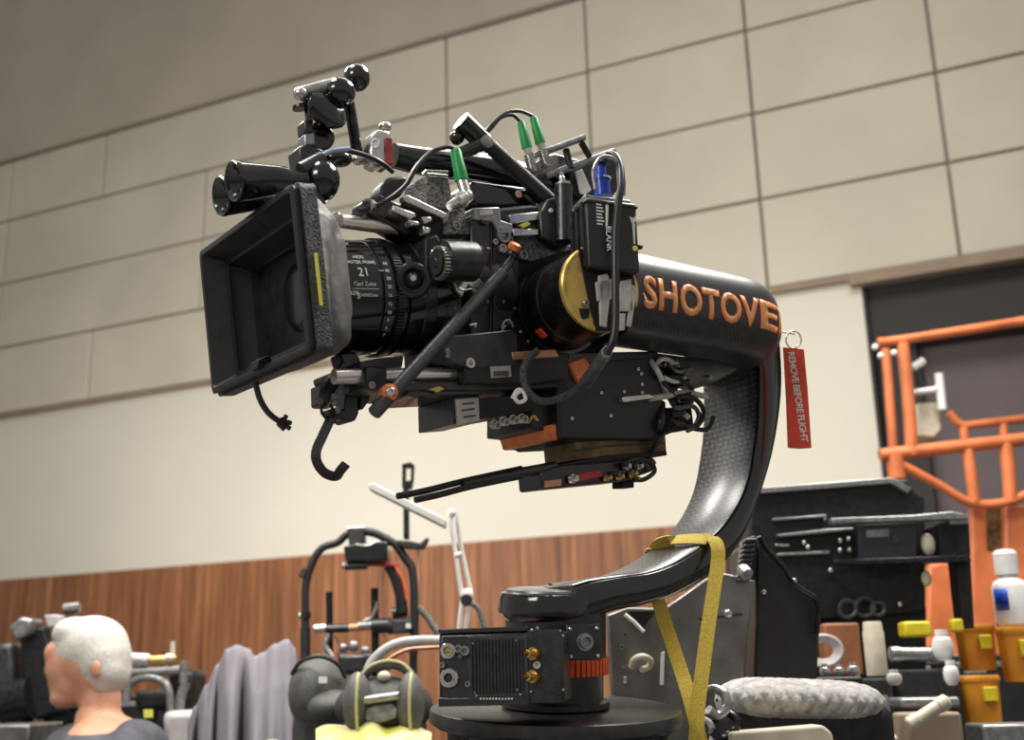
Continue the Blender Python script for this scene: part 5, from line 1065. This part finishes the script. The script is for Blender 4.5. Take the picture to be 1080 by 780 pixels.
for nm, lab, cat, d, kind, q, m in items:
    if kind == 'box':
        x0, z0 = FV.xz(q[0], q[1], d); x1, z1 = FV.xz(q[2], q[3], d)
        o = MB().cub(FV, x0, x1, d, d+min(.25, (x1-x0)*.8), z1, z0).build(nm, m, bevel=.006, seg=3)
    elif kind in ('cyl', 'cylj'):
        x0, z0 = FV.xz(q[0], q[1], d); x1, z1 = FV.xz(q[2], q[3], d); r = (x1-x0)/2
        o = MB().lathe(FV.w((x0+x1)/2, d+r, z1), UP, [(0, r*.95), (.004, r), ((z0-z1)*.8, r), ((z0-z1)*.85, r*.9), (z0-z1-.004, r*.9), (z0-z1, r*.8)], 28).build(nm, m)
    elif kind in ('hcyl', 'hcyl2'):
        a = FV.on(q[0], (q[1]+q[3])/2 if kind == 'hcyl' else q[1], d); b = FV.on(q[2], (q[1]+q[3])/2 if kind == 'hcyl' else q[3], d); r = FV.m(q[0], q[1], d, 7)
        L = (b-a).length; o = MB().lathe(a, b-a, [(0, r*.8), (.003, r*1.15), (.02, r*1.15), (.021, r), (L-.021, r), (L-.02, r*1.15), (L-.003, r*1.15), (L, r*.8)], 24).build(nm, m)
    elif kind == 'ball':
        r1 = FV.m(q[0], q[1], d, q[2]); r2 = FV.m(q[0], q[1], d, q[3]); c = FV.on(q[0], q[1], d)
        o = MB().lathe(c-UP*r2, UP, [(0, r1*.45), (r2*.15, r1*.7), (r2*.5, r1*.95), (r2, r1), (r2*1.4, r1*.85), (r2*1.6, r1*.5), (r2*1.65, r1*.6), (r2*2, r1*.55)], 20).build(nm, m)
    elif kind == 'ringc':
        mb = MB()
        for k in range(4):
            rr = 1-.12*k; mb.tube([FV.on(q[0]+q[2]*rr*math.cos(a), q[1]+q[3]*rr*math.sin(a), d+.02*k) for a in [PI+.3+(1.75*PI)*j/20 for j in range(21)]], FV.m(q[0], q[1], d, 2.0), 10)
        o = mb.build(nm, m)
    elif kind == 'tub':
        x0, z0 = FV.xz(q[0], q[1], d); x1, z1 = FV.xz(q[2], q[3], d); cx, hw, H = (x0+x1)/2, (x1-x0)/2, z0-z1
        o = thing(nm, lab, cat, FV.w(cx, d+hw*.7, z1), 'yellow orange tubs')
        def sec(s_, z): return [FV.w(cx+s_*hw*math.copysign(abs(math.cos(a))**.5, math.cos(a)), d+hw*.7+s_*hw*.7*math.copysign(abs(math.sin(a))**.5, math.sin(a)), z) for a in [2*PI*(k+.5)/28 for k in range(28)]]
        MB().loft([sec(.84, z1), sec(.86, z1+.004), sec(.93, z1+H*.86)]).build('tub_body', m, o)
        MB().loft([sec(.97, z1+H*.84), sec(1.0, z1+H*.86), sec(1.0, z1+H*.93), sec(.97, z1+H*.96), sec(.9, z1+H)]).build('lid', m, o)
        MB().cub(FV, cx-hw*.1, cx+hw*.6, d-.006, d+.004, z1+H*.45, z1+H*.75).build('yellow_label', 'yellow', o, bevel=.002)
        continue
    tag(o, lab, cat)
# big dark boxes that fill the back of the table, and a bottle
for lab, a, b, c, e, d, m in (('low black flight case behind the cream cylinder and pipe', 872, 700, 1015, 830, 3.0, 'matte'), ('black flight case behind the yellow orange tubs', 1000, 690, 1120, 830, 3.1, 'case'), ('dark flight case behind the person', 60, 735, 250, 815, 3.95, 'matte')):
    x0, z0 = FV.xz(a, b, d); x1, z1 = FV.xz(c, e, d); zb = TZ if a < 500 else -.31
    o = thing('flight_case', lab, 'case', FV.w((x0+x1)/2, d, zb), None)
    MB().cub(FV, x0, x1, d, d+.3, zb, z0).build('case_shell', m, o, bevel=.006)
    MB().cub(FV, x0-.003, x1+.003, d-.003, d+.303, z0-.035, z0-.02).build('metal_edge', 'greym', o, bevel=.001)
    for f in (.25, .75): MB().cub(FV, x0+(x1-x0)*f-.03, x0+(x1-x0)*f+.03, d-.01, d, z0-.05, z0-.01).build('latch', 'silver', o, bevel=.002)
bt = thing('spray_bottle', 'white bottle with blue label on top of the yellow orange tubs at the right edge', 'bottle', FV.on(1070, 662, 2.6))
x0, z0 = FV.xz(1070, 660, 2.6)
u_ = FV.m(1070, 620, 2.6, 1)
MB().lathe(FV.w(x0, 2.6, z0), UP, [(0, 16*u_), (2*u_, 18*u_), (40*u_, 18*u_), (46*u_, 15*u_), (50*u_, 9*u_), (54*u_, 8*u_)], 28).build('bottle_body', 'white', bt)
MB().lathe(FV.w(x0, 2.6, z0+53*u_), UP, [(0, 12*u_), (22*u_, 12*u_), (26*u_, 9*u_)], 24).build('cap', 'white', bt)
lbm = MB().grid(lambda u, v: FV.w(x0+18.3*u_*math.cos(PI+.15+u*.9), 2.6+18.3*u_*math.sin(PI+.15+u*.9), z0+(16+22*v)*u_), 10, 3, .001); lbm.build('blue_label', 'blue', bt)
tag(MB().prism(FV, [(553, 751), (596, 753), (596, 800), (553, 800)], 2.1, .12).build('cream_box', 'cream', bevel=.004), 'cream box seen through the pedestal columns', 'box')
